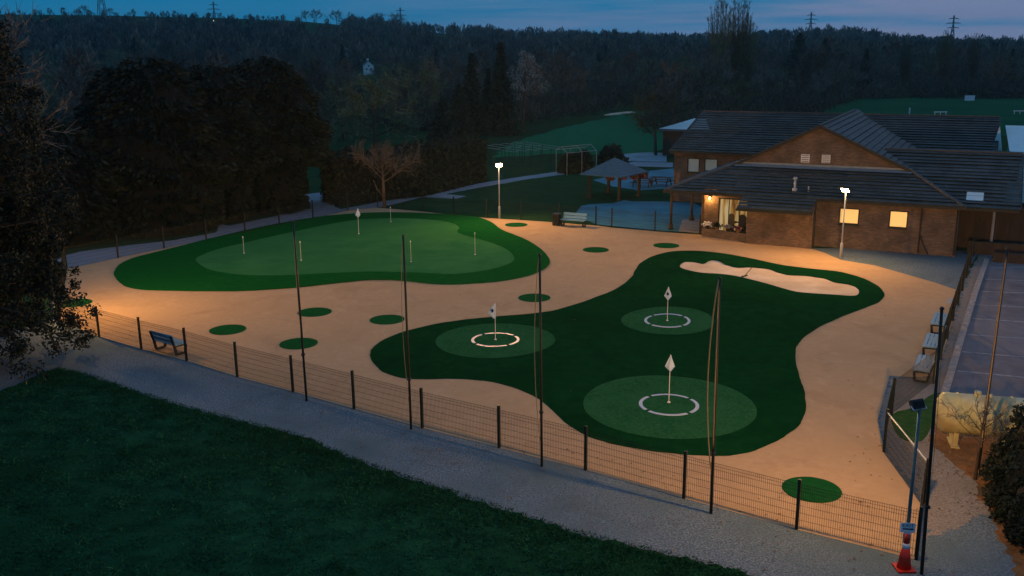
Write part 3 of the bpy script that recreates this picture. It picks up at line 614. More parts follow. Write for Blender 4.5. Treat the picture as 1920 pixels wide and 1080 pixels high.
# ------------------------------------------------------------------ tanks
def tank(a, b, r, zc, lab, mat, legs=True):
    a = Vector(a); b = Vector(b); d = b - a; L = d.length; t = thing('storage_tank', lab, 'storage tank', (a.x, a.y, 0), math.atan2(d.y, d.x))
    prof = [(r * math.sin(math.pi / 2 * i / 6), .28 * (1 - math.cos(math.pi / 2 * i / 6))) for i in range(7)] + [(r, L - .28)] + [(r * math.cos(math.pi / 2 * i / 6), L - .28 + .28 * math.sin(math.pi / 2 * i / 6)) for i in range(1, 7)]
    mb = MB(); mb.lathe([(max(x, .01), z) for x, z in prof], n=32); o = mb.build('shell', mat, t, smooth=True)
    o.rotation_euler = (0, R(90), 0); o.location = (0, 0, zc)
    for x in (.62, L - .62):
        mb = MB(); mb.box((x, 0, (zc - r * .8) / 2), (.14, r * 1.1, zc - r * .8)); mb.box((x, 0, .03), (.24, r * 1.3, .06)); mb.build('leg', mat, t)
        mb = MB(); mb.tube([(x, (r + .012) * math.cos(q), zc + (r + .012) * math.sin(q)) for q in np.linspace(0, 2 * math.pi, 25)], .02, 5); mb.build('band', mat, t)
    mb = MB(); mb.lathe([(.10, zc + r - .03), (.10, zc + r + .12), (.08, zc + r + .14)], (L * .42, 0, 0), 14); mb.lathe([(.05, zc + r - .03), (.05, zc + r + .07)], (L * .55, 0, 0), 12); mb.build('valve_cover', mat, t)
    return t
tank((13.08, 27.45, 0), (15.75, 26.72, 0), .62, 1.02, 'weathered yellow horizontal tank on legs beside the car park', M['tank'])
tank((15.95, 27.0, 0), (18.4, 26.2, 0), .60, 1.1, 'greenish tank at the right edge, beyond the yellow one', M['tank2'])

# ------------------------------------------------------------------ clubhouse
OB = Vector((26, 54.12, 0)); UB = Vector((-.894, .448, 0)); VB = Vector((.448, .894, 0))
club = thing('clubhouse', 'brick clubhouse with dark tiled roofs, front gable and two lit windows', 'building', OB)
def W(u, v, z): return UB * u + VB * v + Vector((0, 0, z))            # local to the clubhouse root
def ubp(px, py, fn):                                                  # pixel ray against a surface fn(u, v, z) = 0
    d = ray(px, py); lo, hi = 20.0, 140.0
    def val(t):
        p = CAM + d * t - OB; return fn(p.dot(UB), p.dot(VB), p.z)
    s0 = val(lo)
    for _ in range(60):
        mid = (lo + hi) / 2
        if (val(mid) > 0) == (s0 > 0): lo = mid
        else: hi = mid
    p = CAM + d * lo - OB; return p.dot(UB), p.dot(VB), p.z
def wall(u0, u1, v0, v1, z0, z1, ops=(), th=.24, mat='brick', name='wall', top=None):
    """vertical wall from (u0,v0) to (u1,v1); ops are (a0,a1,z0,z1) openings along its length"""
    a = W(u0, v0, 0); b = W(u1, v1, 0); d = (b - a); L = d.length; d.normalize(); n = Vector((-d.y, d.x, 0)) * th
    if n.dot(VB) < 0: n = -n
    xs = sorted({0, L, *[o[0] for o in ops], *[o[1] for o in ops]}); zs = sorted({z0, z1, *[o[2] for o in ops], *[o[3] for o in ops]})
    mb = MB()
    def P(x, z, k): return a + d * x + n * k + Vector((0, 0, z))
    for x0, x1 in zip(xs, xs[1:]):
        for q0, q1 in zip(zs, zs[1:]):
            if any(o[0] <= x0 and x1 <= o[1] and o[2] <= q0 and q1 <= o[3] for o in ops): continue
            mb.face([P(x0, q0, 0), P(x1, q0, 0), P(x1, q1, 0), P(x0, q1, 0)]); mb.face([P(x1, q0, 1), P(x0, q0, 1), P(x0, q1, 1), P(x1, q1, 1)])
    for (o0, o1, q0, q1) in list(ops) + [(0, L, z0, z1)]:
        mb.face([P(o0, q0, 0), P(o0, q0, 1), P(o0, q1, 1), P(o0, q1, 0)]); mb.face([P(o1, q0, 0), P(o1, q0, 1), P(o1, q1, 1), P(o1, q1, 0)])
        mb.face([P(o0, q0, 0), P(o1, q0, 0), P(o1, q0, 1), P(o0, q0, 1)]); mb.face([P(o0, q1, 0), P(o1, q1, 0), P(o1, q1, 1), P(o0, q1, 1)])
    return mb.build(name, M[mat], club)
def window(ua, ub, v, z0, z1, pane, name='window', bars=0):
    fw = .075; mb = MB(); c = lambda u, z: W(u, v + .04, z)
    A = math.atan2(UB.y, UB.x)
    mb.box(c((ua + ub) / 2, z0 + fw / 2), (abs(ua - ub), .10, fw), A); mb.box(c((ua + ub) / 2, z1 - fw / 2), (abs(ua - ub), .10, fw), A)
    for u in (ua, ub):
        s = fw / 2 if u == min(ua, ub) else -fw / 2
        mb.box(c(u + s, (z0 + z1) / 2), (fw, .10, z1 - z0 - 2 * fw), A)
    for k in range(bars):
        u = ua + (ub - ua) * (k + 1) / (bars + 1); mb.box(c(u, (z0 + z1) / 2), (fw * .7, .09, z1 - z0 - 2 * fw), A)
    w = mb.build(name, M['fascia'], club)
    mb = MB(); mb.box(W((ua + ub) / 2, v + .06, (z0 + z1) / 2), (abs(ua - ub) - fw, .02, z1 - z0 - fw), A); mb.build('pane', M[pane], w)
    mb = MB(); mb.box(W((ua + ub) / 2, v - .03, z0 - .03), (abs(ua - ub) + .12, .16, .05), A); mb.build('sill', M['fascia'], w)
    return w
def opening(px0, py0, px1, py1, v):
    a = ubp(px0, py0, lambda u, w, z: w - v); b = ubp(px1, py1, lambda u, w, z: w - v)
    return max(a[0], b[0]), min(a[0], b[0]), min(a[2], b[2]), max(a[2], b[2])
# front right wall with two lit windows
w1 = opening(1574, 389, 1610, 422, 0); w2 = opening(1668, 394, 1701, 429, 0)
wall(8.0, 0, 0, 0, 0, 2.95, [(8 - w[0], 8 - w[1], w[2], w[3]) for w in (w1, w2)])
for w in (w1, w2): window(w[0], w[1], .02, w[2], w[3], 'winlit')
wall(0, 0, .24, 6.4, 0, 2.95); wall(0, -3.6, 3.3, 3.3, 0, 2.9, mat='wood')  # recess wall in dark wood: the recess shade is put into its colour
# projecting bay
wall(12.05, 8.24, -.9, -.9, 0, 2.75); wall(8.0, 8.0, -.9, 0, 0, 2.75); wall(12.05, 12.05, -.66, 2.0, 0, 2.75)
# porch wall, lit
dv = .9; dd = opening(1348, 364, 1386, 428, dv)
wall(15.28, 12.1, dv, dv, 0, 3.3, [(15.28 - dd[0], 15.28 - 12.25, 0, 2.55)])
wall(15.28, 15.28, dv + .24, 9, 0, 3.3); wall(13.7, 13.7, 9, 14, 0, 4.4)
window(dd[0], 12.27, dv + .04, .02, 2.53, 'doorlit', 'glazed_door', 2)
wall(15.2, 12.1, .25, -.55, 0, .55, name='low_wall', th=.22)
# gable
gv = 3.5
mb = MB()
for k in (0, .24): mb.face([W(14.3, gv + k, 3.9), W(2.6, gv + k, 3.9), W(2.6, gv + k, 4.34), W(8.6, gv + k, 7.10), W(14.3, gv + k, 4.34)])
mb.build('gable_wall', M['brick'], club)
for px, py in ((1510, 297), (1549, 298)):
    q = opening(px - 7.5, py - 8, px + 7.5, py + 8, gv)
    mb = MB(); A = math.atan2(UB.y, UB.x); mb.box(W((q[0] + q[1]) / 2, gv - .03, (q[2] + q[3]) / 2), (q[0] - q[1], .06, q[3] - q[2]), A); vn = mb.build('gable_vent', M['white'], club)
    mb = MB()
    for k in range(4): mb.box(W((q[0] + q[1]) / 2, gv - .075, q[2] + (q[3] - q[2]) * (k + .5) / 4), ((q[0] - q[1]) * .8, .03, .05), A)
    mb.build('louvre', M['lead'], vn)
# back block
bv = 14.0; b1 = opening(1289, 296, 1311, 324, bv); b2 = opening(1321, 297, 1345, 322, bv)
wall(21.2, 13.5, bv, bv, 0, 4.15, [(21.2 - q[0], 21.2 - q[1], q[2], q[3]) for q in (b1, b2)])
for q in (b1, b2): window(q[0], q[1], bv + .02, q[2], q[3], 'glass')
wall(21.2, 21.2, bv + .24, 26, 0, 4.1); wall(-1.4, -1.4, bv, 26, 0, 4.1); wall(21.2, -1.4, 26, 26, 0, 4.1)
def roof(name, p0, p1, lf, rf, course=.42, lift0=.075, parent=club, mat='tile', fw=None):
    """stepped tile courses: p0/p1 give (v or u, z) bottom->top through fw(t, s); lf, rf are the ends at s"""
    mb = MB(); uvs = []
    Ls = math.hypot(p1[0] - p0[0], p1[1] - p0[1]); n = max(2, round(Ls / course))
    nrm = Vector(((p0[1] - p1[1]) / Ls, (p1[0] - p0[0]) / Ls)) * (1 if p1[0] > p0[0] else -1)
    def pt(t, s, l):
        a = p0[0] + (p1[0] - p0[0]) * s; z = p0[1] + (p1[1] - p0[1]) * s
        return fw(t, a + nrm.x * l, z + abs(nrm.y) * l)
    for k in range(n):
        lift = lift0 * random.uniform(.75, 1.25); s0, s1 = k / n, (k + 1) / n; l0, r0, l1, r1 = lf(s0), rf(s0), lf(s1), rf(s1)
        mb.face([pt(l0, s0, lift), pt(r0, s0, lift), pt(r1, s1, .004), pt(l1, s1, .004)]); uvs += [(l0 / .33, k + .2), (r0 / .33, k + .2), (r1 / .33, k + .8), (l1 / .33, k + .8)]
        mb.face([pt(l0, s0, lift - .028), pt(r0, s0, lift - .028), pt(r0, s0, lift), pt(l0, s0, lift)]); uvs += [(l0 / .33, k + .2), (r0 / .33, k + .2)] * 2
        e_ = s0 + .06 / Ls; mb.face([pt(l0, s0, lift - .028), pt(r0, s0, lift - .028), pt(r0, e_, -.004), pt(l0, e_, -.004)]); uvs += [(l0 / .33, k + .2), (r0 / .33, k + .2)] * 2
        if k == 0: mb.face([pt(l0, s0, -.06), pt(r0, s0, -.06), pt(r0, s0, lift - .028), pt(l0, s0, lift - .028)]); uvs += [(l0 / .33, k + .2), (r0 / .33, k + .2)] * 2
    o = mb.build(name, M[mat], parent, uv=False)
    ul = o.data.uv_layers.new(name='UVMap'); ul.data.foreach_set('uv', [x for q in uvs for x in q])
    return o
lin = lambda a, b: (lambda s: a + (b - a) * s)
FWv = lambda t, a, z: W(t, a, z)          # courses run along u, slope along v
FWu = lambda t, a, z: W(a, t, z)          # courses run along v, slope along u
roof('front_roof', (-.4, 3.02), (3.5, 4.5), lin(17.65, 13.85), lin(-.25, 2.97), fw=FWv)
roof('bay_roof', (-2.0, 2.41), (-.38, 3.01), lin(12.45, 12.45), lin(7.95, 7.95), fw=FWv)
roof('porch_end_roof', (17.65, 3.02), (13.85, 4.5), lin(-.4, 3.5), lin(9, 9), fw=FWu)
roof('gable_roof', (-.25, 3.0), (8.6, 7.15), lambda s: (-.4 + 3.9 * (s / .364)) if s < .364 else 3.3, lambda s: 14 + max(0, (3 + 4.15 * s - 4.1)) / .42 + .3, fw=FWu)
roof('gable_roof', (14.1, 4.40), (8.6, 7.15), lin(3.3, 3.3), lambda s: 14 + max(0, (4.4 + 2.75 * s - 4.1)) / .42 + .3, fw=FWu)
roof('side_roof', (.2, 2.93), (6.5, 5.5), lin(5.2, 5.2), lin(-3.1, -3.1), fw=FWv)
roof('side_roof', (12.8, 2.93), (6.5, 5.5), lin(5.2, 5.2), lin(-3.1, -3.1), fw=FWv)
roof('main_roof', (13.5, 4.1), (20, 6.84), lin(21.65, 20.8), lin(-1.7, -1.7), .40, fw=FWv)
roof('main_roof', (26.5, 4.1), (20, 6.84), lin(21.65, 20.8), lin(-1.7, -1.7), .40, fw=FWv)
def cap(name, a, b, w=.2, h=.09, mat='ridge'):
    mb = MB(); a = W(*a); b = W(*b); L = (b - a).length; n = int(L / .45)
    for i in range(n):
        p = a.lerp(b, i / n); q = a.lerp(b, (i + .97) / n); mb.bar(p, q, w * random.uniform(.94, 1.06), h)
    return mb.build(name, M[mat], club)
cap('hip_cap', (17.6, -.35, 3.06), (13.9, 3.45, 4.52)); cap('hip_cap', (2.97, 3.4, 4.55), (-.2, -.38, 3.07))
cap('ridge_cap', (8.6, 3.3, 7.2), (8.6, 20, 7.2)); cap('ridge_cap', (20.8, 20, 6.88), (-1.7, 20, 6.88)); cap('ridge_cap', (4.9, 6.5, 5.54), (-3.1, 6.5, 5.54))
for a, b in (((14.2, 3.25, 4.32), (8.6, 3.25, 7.12)), ((8.6, 3.25, 7.12), (2.9, 3.25, 4.45)), ((21.7, 13.5, 4.0), (20.85, 20, 6.76)), ((-3.14, .2, 2.86), (-3.14, 6.5, 5.42)), ((-1.74, 13.5, 4.02), (-1.74, 20, 6.76))):
    mb = MB(); mb.bar(W(*a), W(*b), .06, .2); mb.build('bargeboard', M['fascia'], club)
for a, b in (((17.7, -.43, 2.93), (-.3, -.43, 2.93)), ((12.5, -2.04, 2.32), (7.9, -2.04, 2.32)), ((-.29, -.4, 2.92), (-.29, .3, 2.92)), ((-.3, .14, 2.85), (-3.1, .14, 2.85)), ((21.6, 13.46, 4.0), (13.9, 13.46, 4.0)), ((17.7, -.4, 2.93), (17.7, 9, 2.93))):
    mb = MB(); mb.bar(W(*a), W(*b), .11, .14); mb.build('gutter', M['fascia'], club)
mb = MB(); mb.face([W(17.6, -.38, 2.9), W(-.2, -.38, 2.9), W(-.2, .02, 2.9), W(17.6, .9, 2.9)]); mb.face([W(12.4, -1.98, 2.3), W(8, -1.98, 2.3), W(8, -.9, 2.3), W(12.4, -.9, 2.3)]); mb.face([W(17.6, .9, 2.905), W(15.2, .9, 2.905), W(15.2, 9, 2.905), W(17.6, 9, 2.905)])
mb.build('soffit', M['wood'], club)
mb = MB(); mb.face([W(13.9, 3.42, 4.50), W(2.95, 3.42, 4.50), W(2.95, 3.0, 4.37), W(13.9, 3.0, 4.37)]); mb.face([W(13.9, 3.42, 4.50), W(2.95, 3.42, 4.50), W(2.95, 3.42, 4.62), W(13.9, 3.42, 4.62)]); mb.v = [(x, y, z + .045) for x, y, z in mb.v]
mb.build('flashing', M['lead'], club)
def pipe(u, v, zt): 
    mb = MB(); mb.tube([W(u, v - .25, zt), W(u, v - .06, zt - .35), W(u, v - .06, .1)], .045, 8); return mb.build('downpipe', M['fascia'], club)
pipe(2.0, 0, 2.88); pipe(.08, 0, 2.88); pipe(7.9, -.8, 2.3)
mb = MB(); mb.tube([W(2.02, -.06, 1.3), W(1.75, -.1, .6), W(1.45, -.14, .05)], .04, 8); mb.build('waste_pipe', M['fascia'], club)
for u, v in ((17.8, 1.87), (17.5, 5.9)):
    mb = MB(); mb.tube([W(u, v, 0), W(u, v, 2.9)], .09, 12); mb.lathe([(.19, 0), (.19, .12), (.15, .35), (.11, .42)], W(u, v, 0), 14); mb.build('porch_post', M['wood'], club, smooth=True)
pp = opening(1865, 395, 1870, 432, 2.2); mb = MB(); mb.tube([W(pp[0], 2.2, 0), W(pp[0], 2.2, 2.9)], .08, 12); mb.build('porch_post', M['concrete'], club)
mb = MB(); mb.box(W(-.04, -.28 + .3, 1.45), (.02, .02, .02)); 
rf = lambda u, v, z: z - (3.02 + .379 * (v + .4))
q = ubp(1490, 357, rf); mb = MB(); mb.tube([W(q[0], q[1], q[2] - .1), W(q[0], q[1], q[2] + .72)], .075, 12); mb.lathe([(.13, .7), (.14, .74), (.10, .84)], W(*q), 12); mb.lathe([(.17, -.05), (.15, .12), (.08, .2)], W(*q), 12); mb.build('flue_pipe', M['galv'], club, smooth=True)
q = ubp(1516, 357, rf); mb = MB(); mb.tube([W(q[0], q[1], q[2] - .1), W(q[0], q[1], q[2] + .25)], .05, 10); mb.build('vent_pipe', M['galv'], club)
q = ubp(1727, 268, lambda u, v, z: z - (7.15 - .469 * (8.6 - u))); mb = MB(); mb.lathe([(.34, -.3), (.30, .35), (.28, .4)], W(*q), 14); vb = mb.build('roof_vent', M['lead'], club)
mb = MB(); mb.lathe([(.40, .46), (.40, .52), (.1, .68)], W(*q), 14); mb.lathe([(.24, .38), (.24, .48)], W(*q), 12); mb.build('vent_cowl', M['fascia'], vb)
q = ubp(1828, 370, lambda u, v, z: z - (2.93 + .408 * (v - .2))); mb = MB(); s = .45
mb.face([W(q[0] - s, q[1] - s, q[2] - .184 + .07), W(q[0] + s, q[1] - s, q[2] - .184 + .07), W(q[0] + s, q[1] + s, q[2] + .184 + .07), W(q[0] - s, q[1] + s, q[2] + .184 + .07)]); mb.build('roof_light', M['tent'], club)
# low planters at right; dark wood for brick, the shade put into their colour
wall(-.6, -4.6, 1.4, 1.4, 0, .75, name='planter_wall', th=.3, mat='wood'); wall(-2.0, -5.4, -.6, -.6, 0, .55, name='planter_wall', th=.3, mat='wood')
# porch lamp
q = ubp(1331, 371, lambda u, v, z: v - .8); lt = thing('wall_lamp', 'small lit lamp on the porch brick wall', 'wall lamp', OB + W(q[0], .88, q[2]))
mb = MB(); mb.box((0, 0, .10), (.16, .14, .05), math.atan2(UB.y, UB.x)); mb.build('lamp_hood', M['fascia'], lt)
mb = MB(); mb.lathe([(.05, .07), (.07, .02), (.06, -.06), (.03, -.09)], VB * -.10, 12); mb.build('lamp_bulb', M['bulb'], lt, smooth=True)
ld = bpy.data.lights.new('porch_lamp', 'POINT'); ld.energy = 75; ld.color = (1, .5, .14); ld.shadow_soft_size = .07
lo = bpy.data.objects.new('porch_lamp', ld); COL.objects.link(lo); lo.parent = lt; lo.location = VB * -.32 + Vector((0, 0, -.1))
# things on the porch: chairs and pots
def chair(u, v, z, rz, lab):
    t = thing('garden_chair', lab, 'chair', OB + W(u, v, z), rz, 'dark chairs on the porch')
    for x in (-.22, .22):
        for y in (-.22, .22):
            mb = MB(); mb.bar((x, y, 0), (x, y, .45 if y < 0 else .9), .04); mb.build('leg', M['bench_frame'], t)
    mb = MB(); mb.box((0, 0, .46), (.5, .5, .05)); mb.build('seat', M['bench_frame'], t)
    mb = MB(); mb.lathe([(.27, -.02), (.27, .02)], n=20); o = mb.build('backrest', M['bench_frame'], t); o.rotation_euler = (R(90), 0, 0); o.location = (0, .235, .78)
for k, (u, v, z, rz, lab) in enumerate([(13.15, .42, .02, 150, 'bottom chair of the left stack of dark chairs by the lit porch door'), (13.15, .42, .32, 152, 'middle chair of the left stack of dark chairs by the lit porch door'), (13.15, .42, .62, 149, 'top chair of the left stack of dark chairs by the lit porch door'), (12.5, .35, .02, 172, 'bottom chair of the right stack of dark chairs, against the brick bay'), (12.5, .35, .32, 170, 'middle chair of the right stack of dark chairs, against the brick bay'), (12.5, .35, .62, 171, 'top chair of the right stack of dark chairs, against the brick bay')]): chair(u, v, z, R(rz - 27), lab)
for i, (px, lab) in enumerate([(1328, 'pale pot plant at the left end of the low porch wall'), (1341, 'dark leafy pot in the middle of the low porch wall'), (1355, 'pot with pale flowers on the low porch wall'), (1369, 'orange flowering pot at the right end of the low porch wall')]):
    u = 14.85 - i * .72; v = .25 + (14.85 - u + .35) * (-.8 / 3.1) + .12
    t = thing('plant_pot', lab, 'plant pot', OB + W(u, v, .55), 0, 'pots along the porch wall')
    mb = MB(); mb.lathe([(.10, 0), (.15, .2), (.16, .22)], n=14); mb.build('pot', M['soil'] if i % 2 else M['fascia'], t)
    mb = MB()
    for k in range(90):
        p = Vector((random.gauss(0, .14), random.gauss(0, .12), .3 + random.gauss(0, .07))); a = Vector((random.uniform(-1, 1), random.uniform(-1, 1), random.uniform(-1, 1))).normalized() * .05; b = a.orthogonal().normalized() * .04
        mb.face([p - a - b, p + a - b, p + a + b, p - a + b])
    mb.build('foliage', M[['white', 'leaf', 'blossom', 'flower'][i]], t, uv=False)

# outbuilding with pale roof, marquee
t = thing('outbuilding', 'dark outbuilding with a pale metal roof behind the clubhouse, at its left', 'outbuilding', (0, 0, 0))
ob = G(1242, 292); ob = Vector((ob.x, ob.y, 0)); A = math.atan2(UB.y, UB.x)
zt = AY(1242, 241, ob.y).z
d1 = -UB; d2 = VB
mb = MB(); cc = [ob, ob + d1 * 9, ob + d1 * 9 + d2 * 7, ob + d2 * 7]; mb.prism([(p.x, p.y) for p in cc], 0, zt); mb.build('wall', M['wood'], t)
ap = AY(1302, 222, ob.y + 4); mb = MB(); e = [ob - d1 * .4 - d2 * .4, ob + d1 * 9.4 - d2 * .4, ob + d1 * 9.4 + d2 * 7.4, ob - d1 * .4 + d2 * 7.4]; e = [Vector((p.x, p.y, zt)) for p in e]
r1 = Vector((ap.x, ap.y, ap.z)); r2 = r1 + d1 * 3.5
lo_ = [p - Vector((0, 0, .25)) for p in e]
mb.face([e[0], e[1], r2, r1]); mb.face([e[3], e[0], r1]); mb.face([e[2], e[3], r1, r2]); mb.face([e[1], e[2], r2])
mb.build('roof', M['tent'], t)
mb = MB()
for i in range(4): mb.face([lo_[i], lo_[(i + 1) % 4], e[(i + 1) % 4], e[i]])
mb.build('fascia', M['canopy'], t)
t = thing('marquee', 'white marquee roof beyond the right end of the clubhouse', 'marquee', OB)
v0 = 15.0
pa = ubp(1885, 235, lambda u, v, z: v - (v0 + 6)); pb = ubp(1893, 284, lambda u, v, z: v - v0)
mb = MB(); mb.face([W(pb[0], v0, pb[2]), W(pb[0] - 11, v0, pb[2]), W(pa[0] - 11, v0 + 6, pa[2]), W(pa[0], v0 + 6, pa[2])]); mb.face([W(pa[0], v0 + 6, pa[2]), W(pa[0] - 11, v0 + 6, pa[2]), W(pb[0] - 11, v0 + 12, pb[2]), W(pb[0], v0 + 12, pb[2])]); mb.build('roof', M['tent'], t)
mb = MB(); mb.face([W(pb[0] - .1, v0, 0), W(pb[0] - .1, v0, pb[2]), W(pa[0] - .1, v0 + 6, pa[2]), W(pb[0] - .1, v0 + 12, pb[2]), W(pb[0] - .1, v0 + 12, 0)]); mb.face([W(pb[0] - .1, v0 + .05, 0), W(pb[0] - 11, v0 + .05, 0), W(pb[0] - 11, v0 + .05, pb[2]), W(pb[0] - .1, v0 + .05, pb[2])]); mb.build('side_wall', M['tent'], t)
sp = [ubp(x, y, lambda u, v, z: v - 16.5) for x, y in ((1875, 236), (1858, 283), (1879, 283))]
mb = MB(); mb.face([W(q[0], 16.5 + .0, q[2]) for q in sp]); mb.face([W(q[0], 16.7, q[2]) for q in reversed(sp)]); mb.build('end_flap', M['tent'], t)

# ------------------------------------------------------------------ gazebo, baskets, tables, net frames
gp = [(6.5, 78.1), (8.83, 76.5), (10.77, 79.0), (8.41, 81.0)]; gc = Vector((sum(p[0] for p in gp) / 4, sum(p[1] for p in gp) / 4, 0))
gz = thing('gazebo', 'open timber gazebo with a blue-grey pyramid roof beside the patio', 'gazebo', gc)
for p in gp:
    mb = MB(); q = Vector((*p, 0)) - gc; mb.box(q + Vector((0, 0, 1.05)), (.20, .20, 2.1), R(-38)); mb.box(q + Vector((0, 0, .1)), (.30, .30, .2), R(-38)); mb.build('post', M['wood'], gz)
mb = MB(); ev = [(Vector((*p, 0)) - gc) * 1.38 + Vector((0, 0, 2.05)) for p in gp]; apx = Vector((0, 0, 3.3))
for i in range(4):
    a, b = ev[i], ev[(i + 1) % 4]; n = 7
    for k in range(n):
        s0, s1 = k / n, (k + 1) / n; l = Vector((0, 0, .03))
        mb.face([a.lerp(apx, s0) + l, b.lerp(apx, s0) + l, b.lerp(apx, s1), a.lerp(apx, s1)]); mb.face([a.lerp(apx, s0) - l * (2 if k == 0 else 0), b.lerp(apx, s0) - l * (2 if k == 0 else 0), b.lerp(apx, s0) + l, a.lerp(apx, s0) + l])
mb.face([p - Vector((0, 0, .06)) for p in ev]); mb.build('roof', M['canopy'], gz)
mb = MB()
for i in range(4): mb.bar(Vector((*gp[i], 2.0)) - gc, Vector((*gp[(i + 1) % 4], 2.0)) - gc, .10, .16)
mb.build('beam', M['wood'], gz)
mb = MB(); mb.lathe([(.06, 3.28), (.08, 3.36), (.02, 3.5)], n=10); mb.build('finial', M['wood'], gz)
for (px, py, yy, lab) in [(1144, 334, 77.4, 'flower basket hanging from the gazebo beside its front posts'), (1168, 332, 77.6, 'flower basket under the gazebo eave, right of the middle post'), (1189, 332, 79.0, 'flower basket left of the right gazebo post'), (1207, 330, 79.6, 'flower basket right of the right gazebo post')]:
    p = AY(px, py, yy); t = thing('hanging_basket', lab, 'hanging basket', p, 0, 'flower baskets on the gazebo')
    mb = MB(); mb.lathe([(.05, -.25), (.2, -.12), (.24, 0)], n=14); mb.build('basket', M['wood'], t)
    mb = MB()
    for k in range(240):
        q = Vector((max(-.3, min(.3, random.gauss(0, .16))), max(-.3, min(.3, random.gauss(0, .16))), max(-.15, min(.25, random.gauss(.05, .1))))); a = Vector((random.uniform(-1, 1), random.uniform(-1, 1), random.uniform(-1, 1))).normalized() * .07; b = a.orthogonal().normalized() * .07
        mb.face([q - a - b, q + a - b, q + a + b, q - a + b])
    mb.build('flowers', M['flower'], t, uv=False)
    mb = MB(); mb.tube([(0, 0, .0), (0, 0, .32)], .012, 5); mb.build('hanger', M['dark_metal'], t)
def picnic(px, py, rz, lab):
    g = G(px, py); t = thing('picnic_table', lab, 'picnic table', (g.x, g.y, .012), rz, 'picnic tables on the upper patio')
    for k in range(5):
        mb = MB(); mb.box((0, -.30 + .15 * k, .74), (1.9, .135, .045)); mb.build('top_board', M['wood'], t)
    for s in (-1, 1):
        mb = MB(); mb.box((0, s * .72, .44), (1.9, .26, .05)); mb.build('seat', M['wood'], t)
        mb = MB()
        for q in (-1, 1): mb.bar((s * .7, q * .68, 0), (s * .7, q * .25, .72), .09, .05)
        mb.bar((s * .7, -.8, .40), (s * .7, .8, .40), .09, .05); mb.build('leg_frame', M['wood'], t)
picnic(1204, 350, R(-20), 'dark picnic table on the upper patio, nearest the gazebo'); picnic(1240, 348, R(-30), 'dark picnic table on the upper patio, beside the porch roof')
# golf practice net frame
cb = [G(1063, 329), G(1122, 324), G(1112, 312), G(1068, 314)]
t = thing('net_cage', 'pale tube frame of a practice net cage round dark clipped bushes', 'net cage', (cb[0].x, cb[0].y, 0))
c0 = Vector((cb[0].x, cb[0].y, 0)); dx = Vector((3.1, 2.3, 0)); dy = Vector((-.9, 3.4, 0)); hh = 2.2
mb = MB()
for i in range(3):
    a = dx * (i / 2); mb.tube([a, a + Vector((0, 0, hh)), a + dy * .5 + Vector((0, 0, hh + .45)), a + dy + Vector((0, 0, hh)), a + dy], .028, 6)
for z, q in ((hh, dy * 0), (hh + .45, dy * .5), (hh, dy)): mb.tube([q + Vector((0, 0, z)), q + dx + Vector((0, 0, z))], .028, 6)
mb.build('frame', M['concrete'], t)
CAGE = (cb[0].x, cb[0].y, dx, dy)

t = thing('practice_net', 'long low practice net with pale cables and dark posts beside the path', 'practice net', (-1.0, 96, 0))
n0 = Vector((-1, 96, 0)); mb = MB()
A_ = [G(955, 318), G(1005, 314), G(1052, 309)]; 
for row, off in enumerate((0, 3.2, 6.4)):
    prev = None
    for k in range(6):
        p = Vector((A_[0].x, A_[0].y, 0)).lerp(Vector((A_[2].x, A_[2].y, 0)), k / 5) + Vector((-.6, 1, 0)) * off - n0
        mc_ = MB(); mc_.tube([p, p + Vector((0, 0, 1.9))], .035, 6); mc_.build('post', M['fence'], t)
        if prev: mb.tube([prev + Vector((0, 0, 1.9)), (prev + p) / 2 + Vector((0, 0, 1.78)), p + Vector((0, 0, 1.9))], .022, 5)
        if row: mb.tube([p + Vector((0, 0, 1.9)), p - Vector((-.6, 1, 0)) * 3.2 + Vector((0, 0, 1.9))], .02, 5)
        prev = p
mb.build('cable', M['lead'], t)
# small things on the far field
def small(name, px, py, lab, cat, f):
    g = G(px, py); t = thing(name, lab, cat, (g.x, g.y, 0)); f(t); return t
def f_board(t):
    for x in (-.9, .9):
        mb = MB(); mb.box((x, 0, .4), (.12, .12, .8)); mb.build('post', M['wood'], t)
    mb = MB(); mb.box((0, -.08, .95), (2.2, .1, 1.1)); mb.build('board', M['sign'], t)
small('field_sign', 1817, 192, 'small pale board standing alone on the far playing field', 'sign board', f_board)
def f_post(t):
    mb = MB(); mb.tube([(0, 0, 0), (0, 0, 1.6)], .12, 8); mb.build('post', M['white'], t); mb = MB(); mb.lathe([(.16, 1.6), (.12, 1.75), (.03, 1.82)], n=8); mb.build('cap', M['white'], t)
small('marker_post', 1704, 222, 'short white post on the field just above the clubhouse ridge', 'marker post', f_post)
def f_rail(t):
    for x in (-1.0, 0, 1.0):
        mb = MB(); mb.box((x, 0, .3), (.1, .1, .6)); mb.build('post', M['white'], t)
    mb = MB(); mb.box((0, 0, .58), (2.4, .08, .16)); mb.build('rail', M['white'], t)
small('low_rail', 1763, 216, 'low white rail on the field above the clubhouse ridge', 'rail', f_rail)
small('low_rail', 1912, 214, 'low white rail on the field above the marquee at the right edge', 'rail', f_rail)

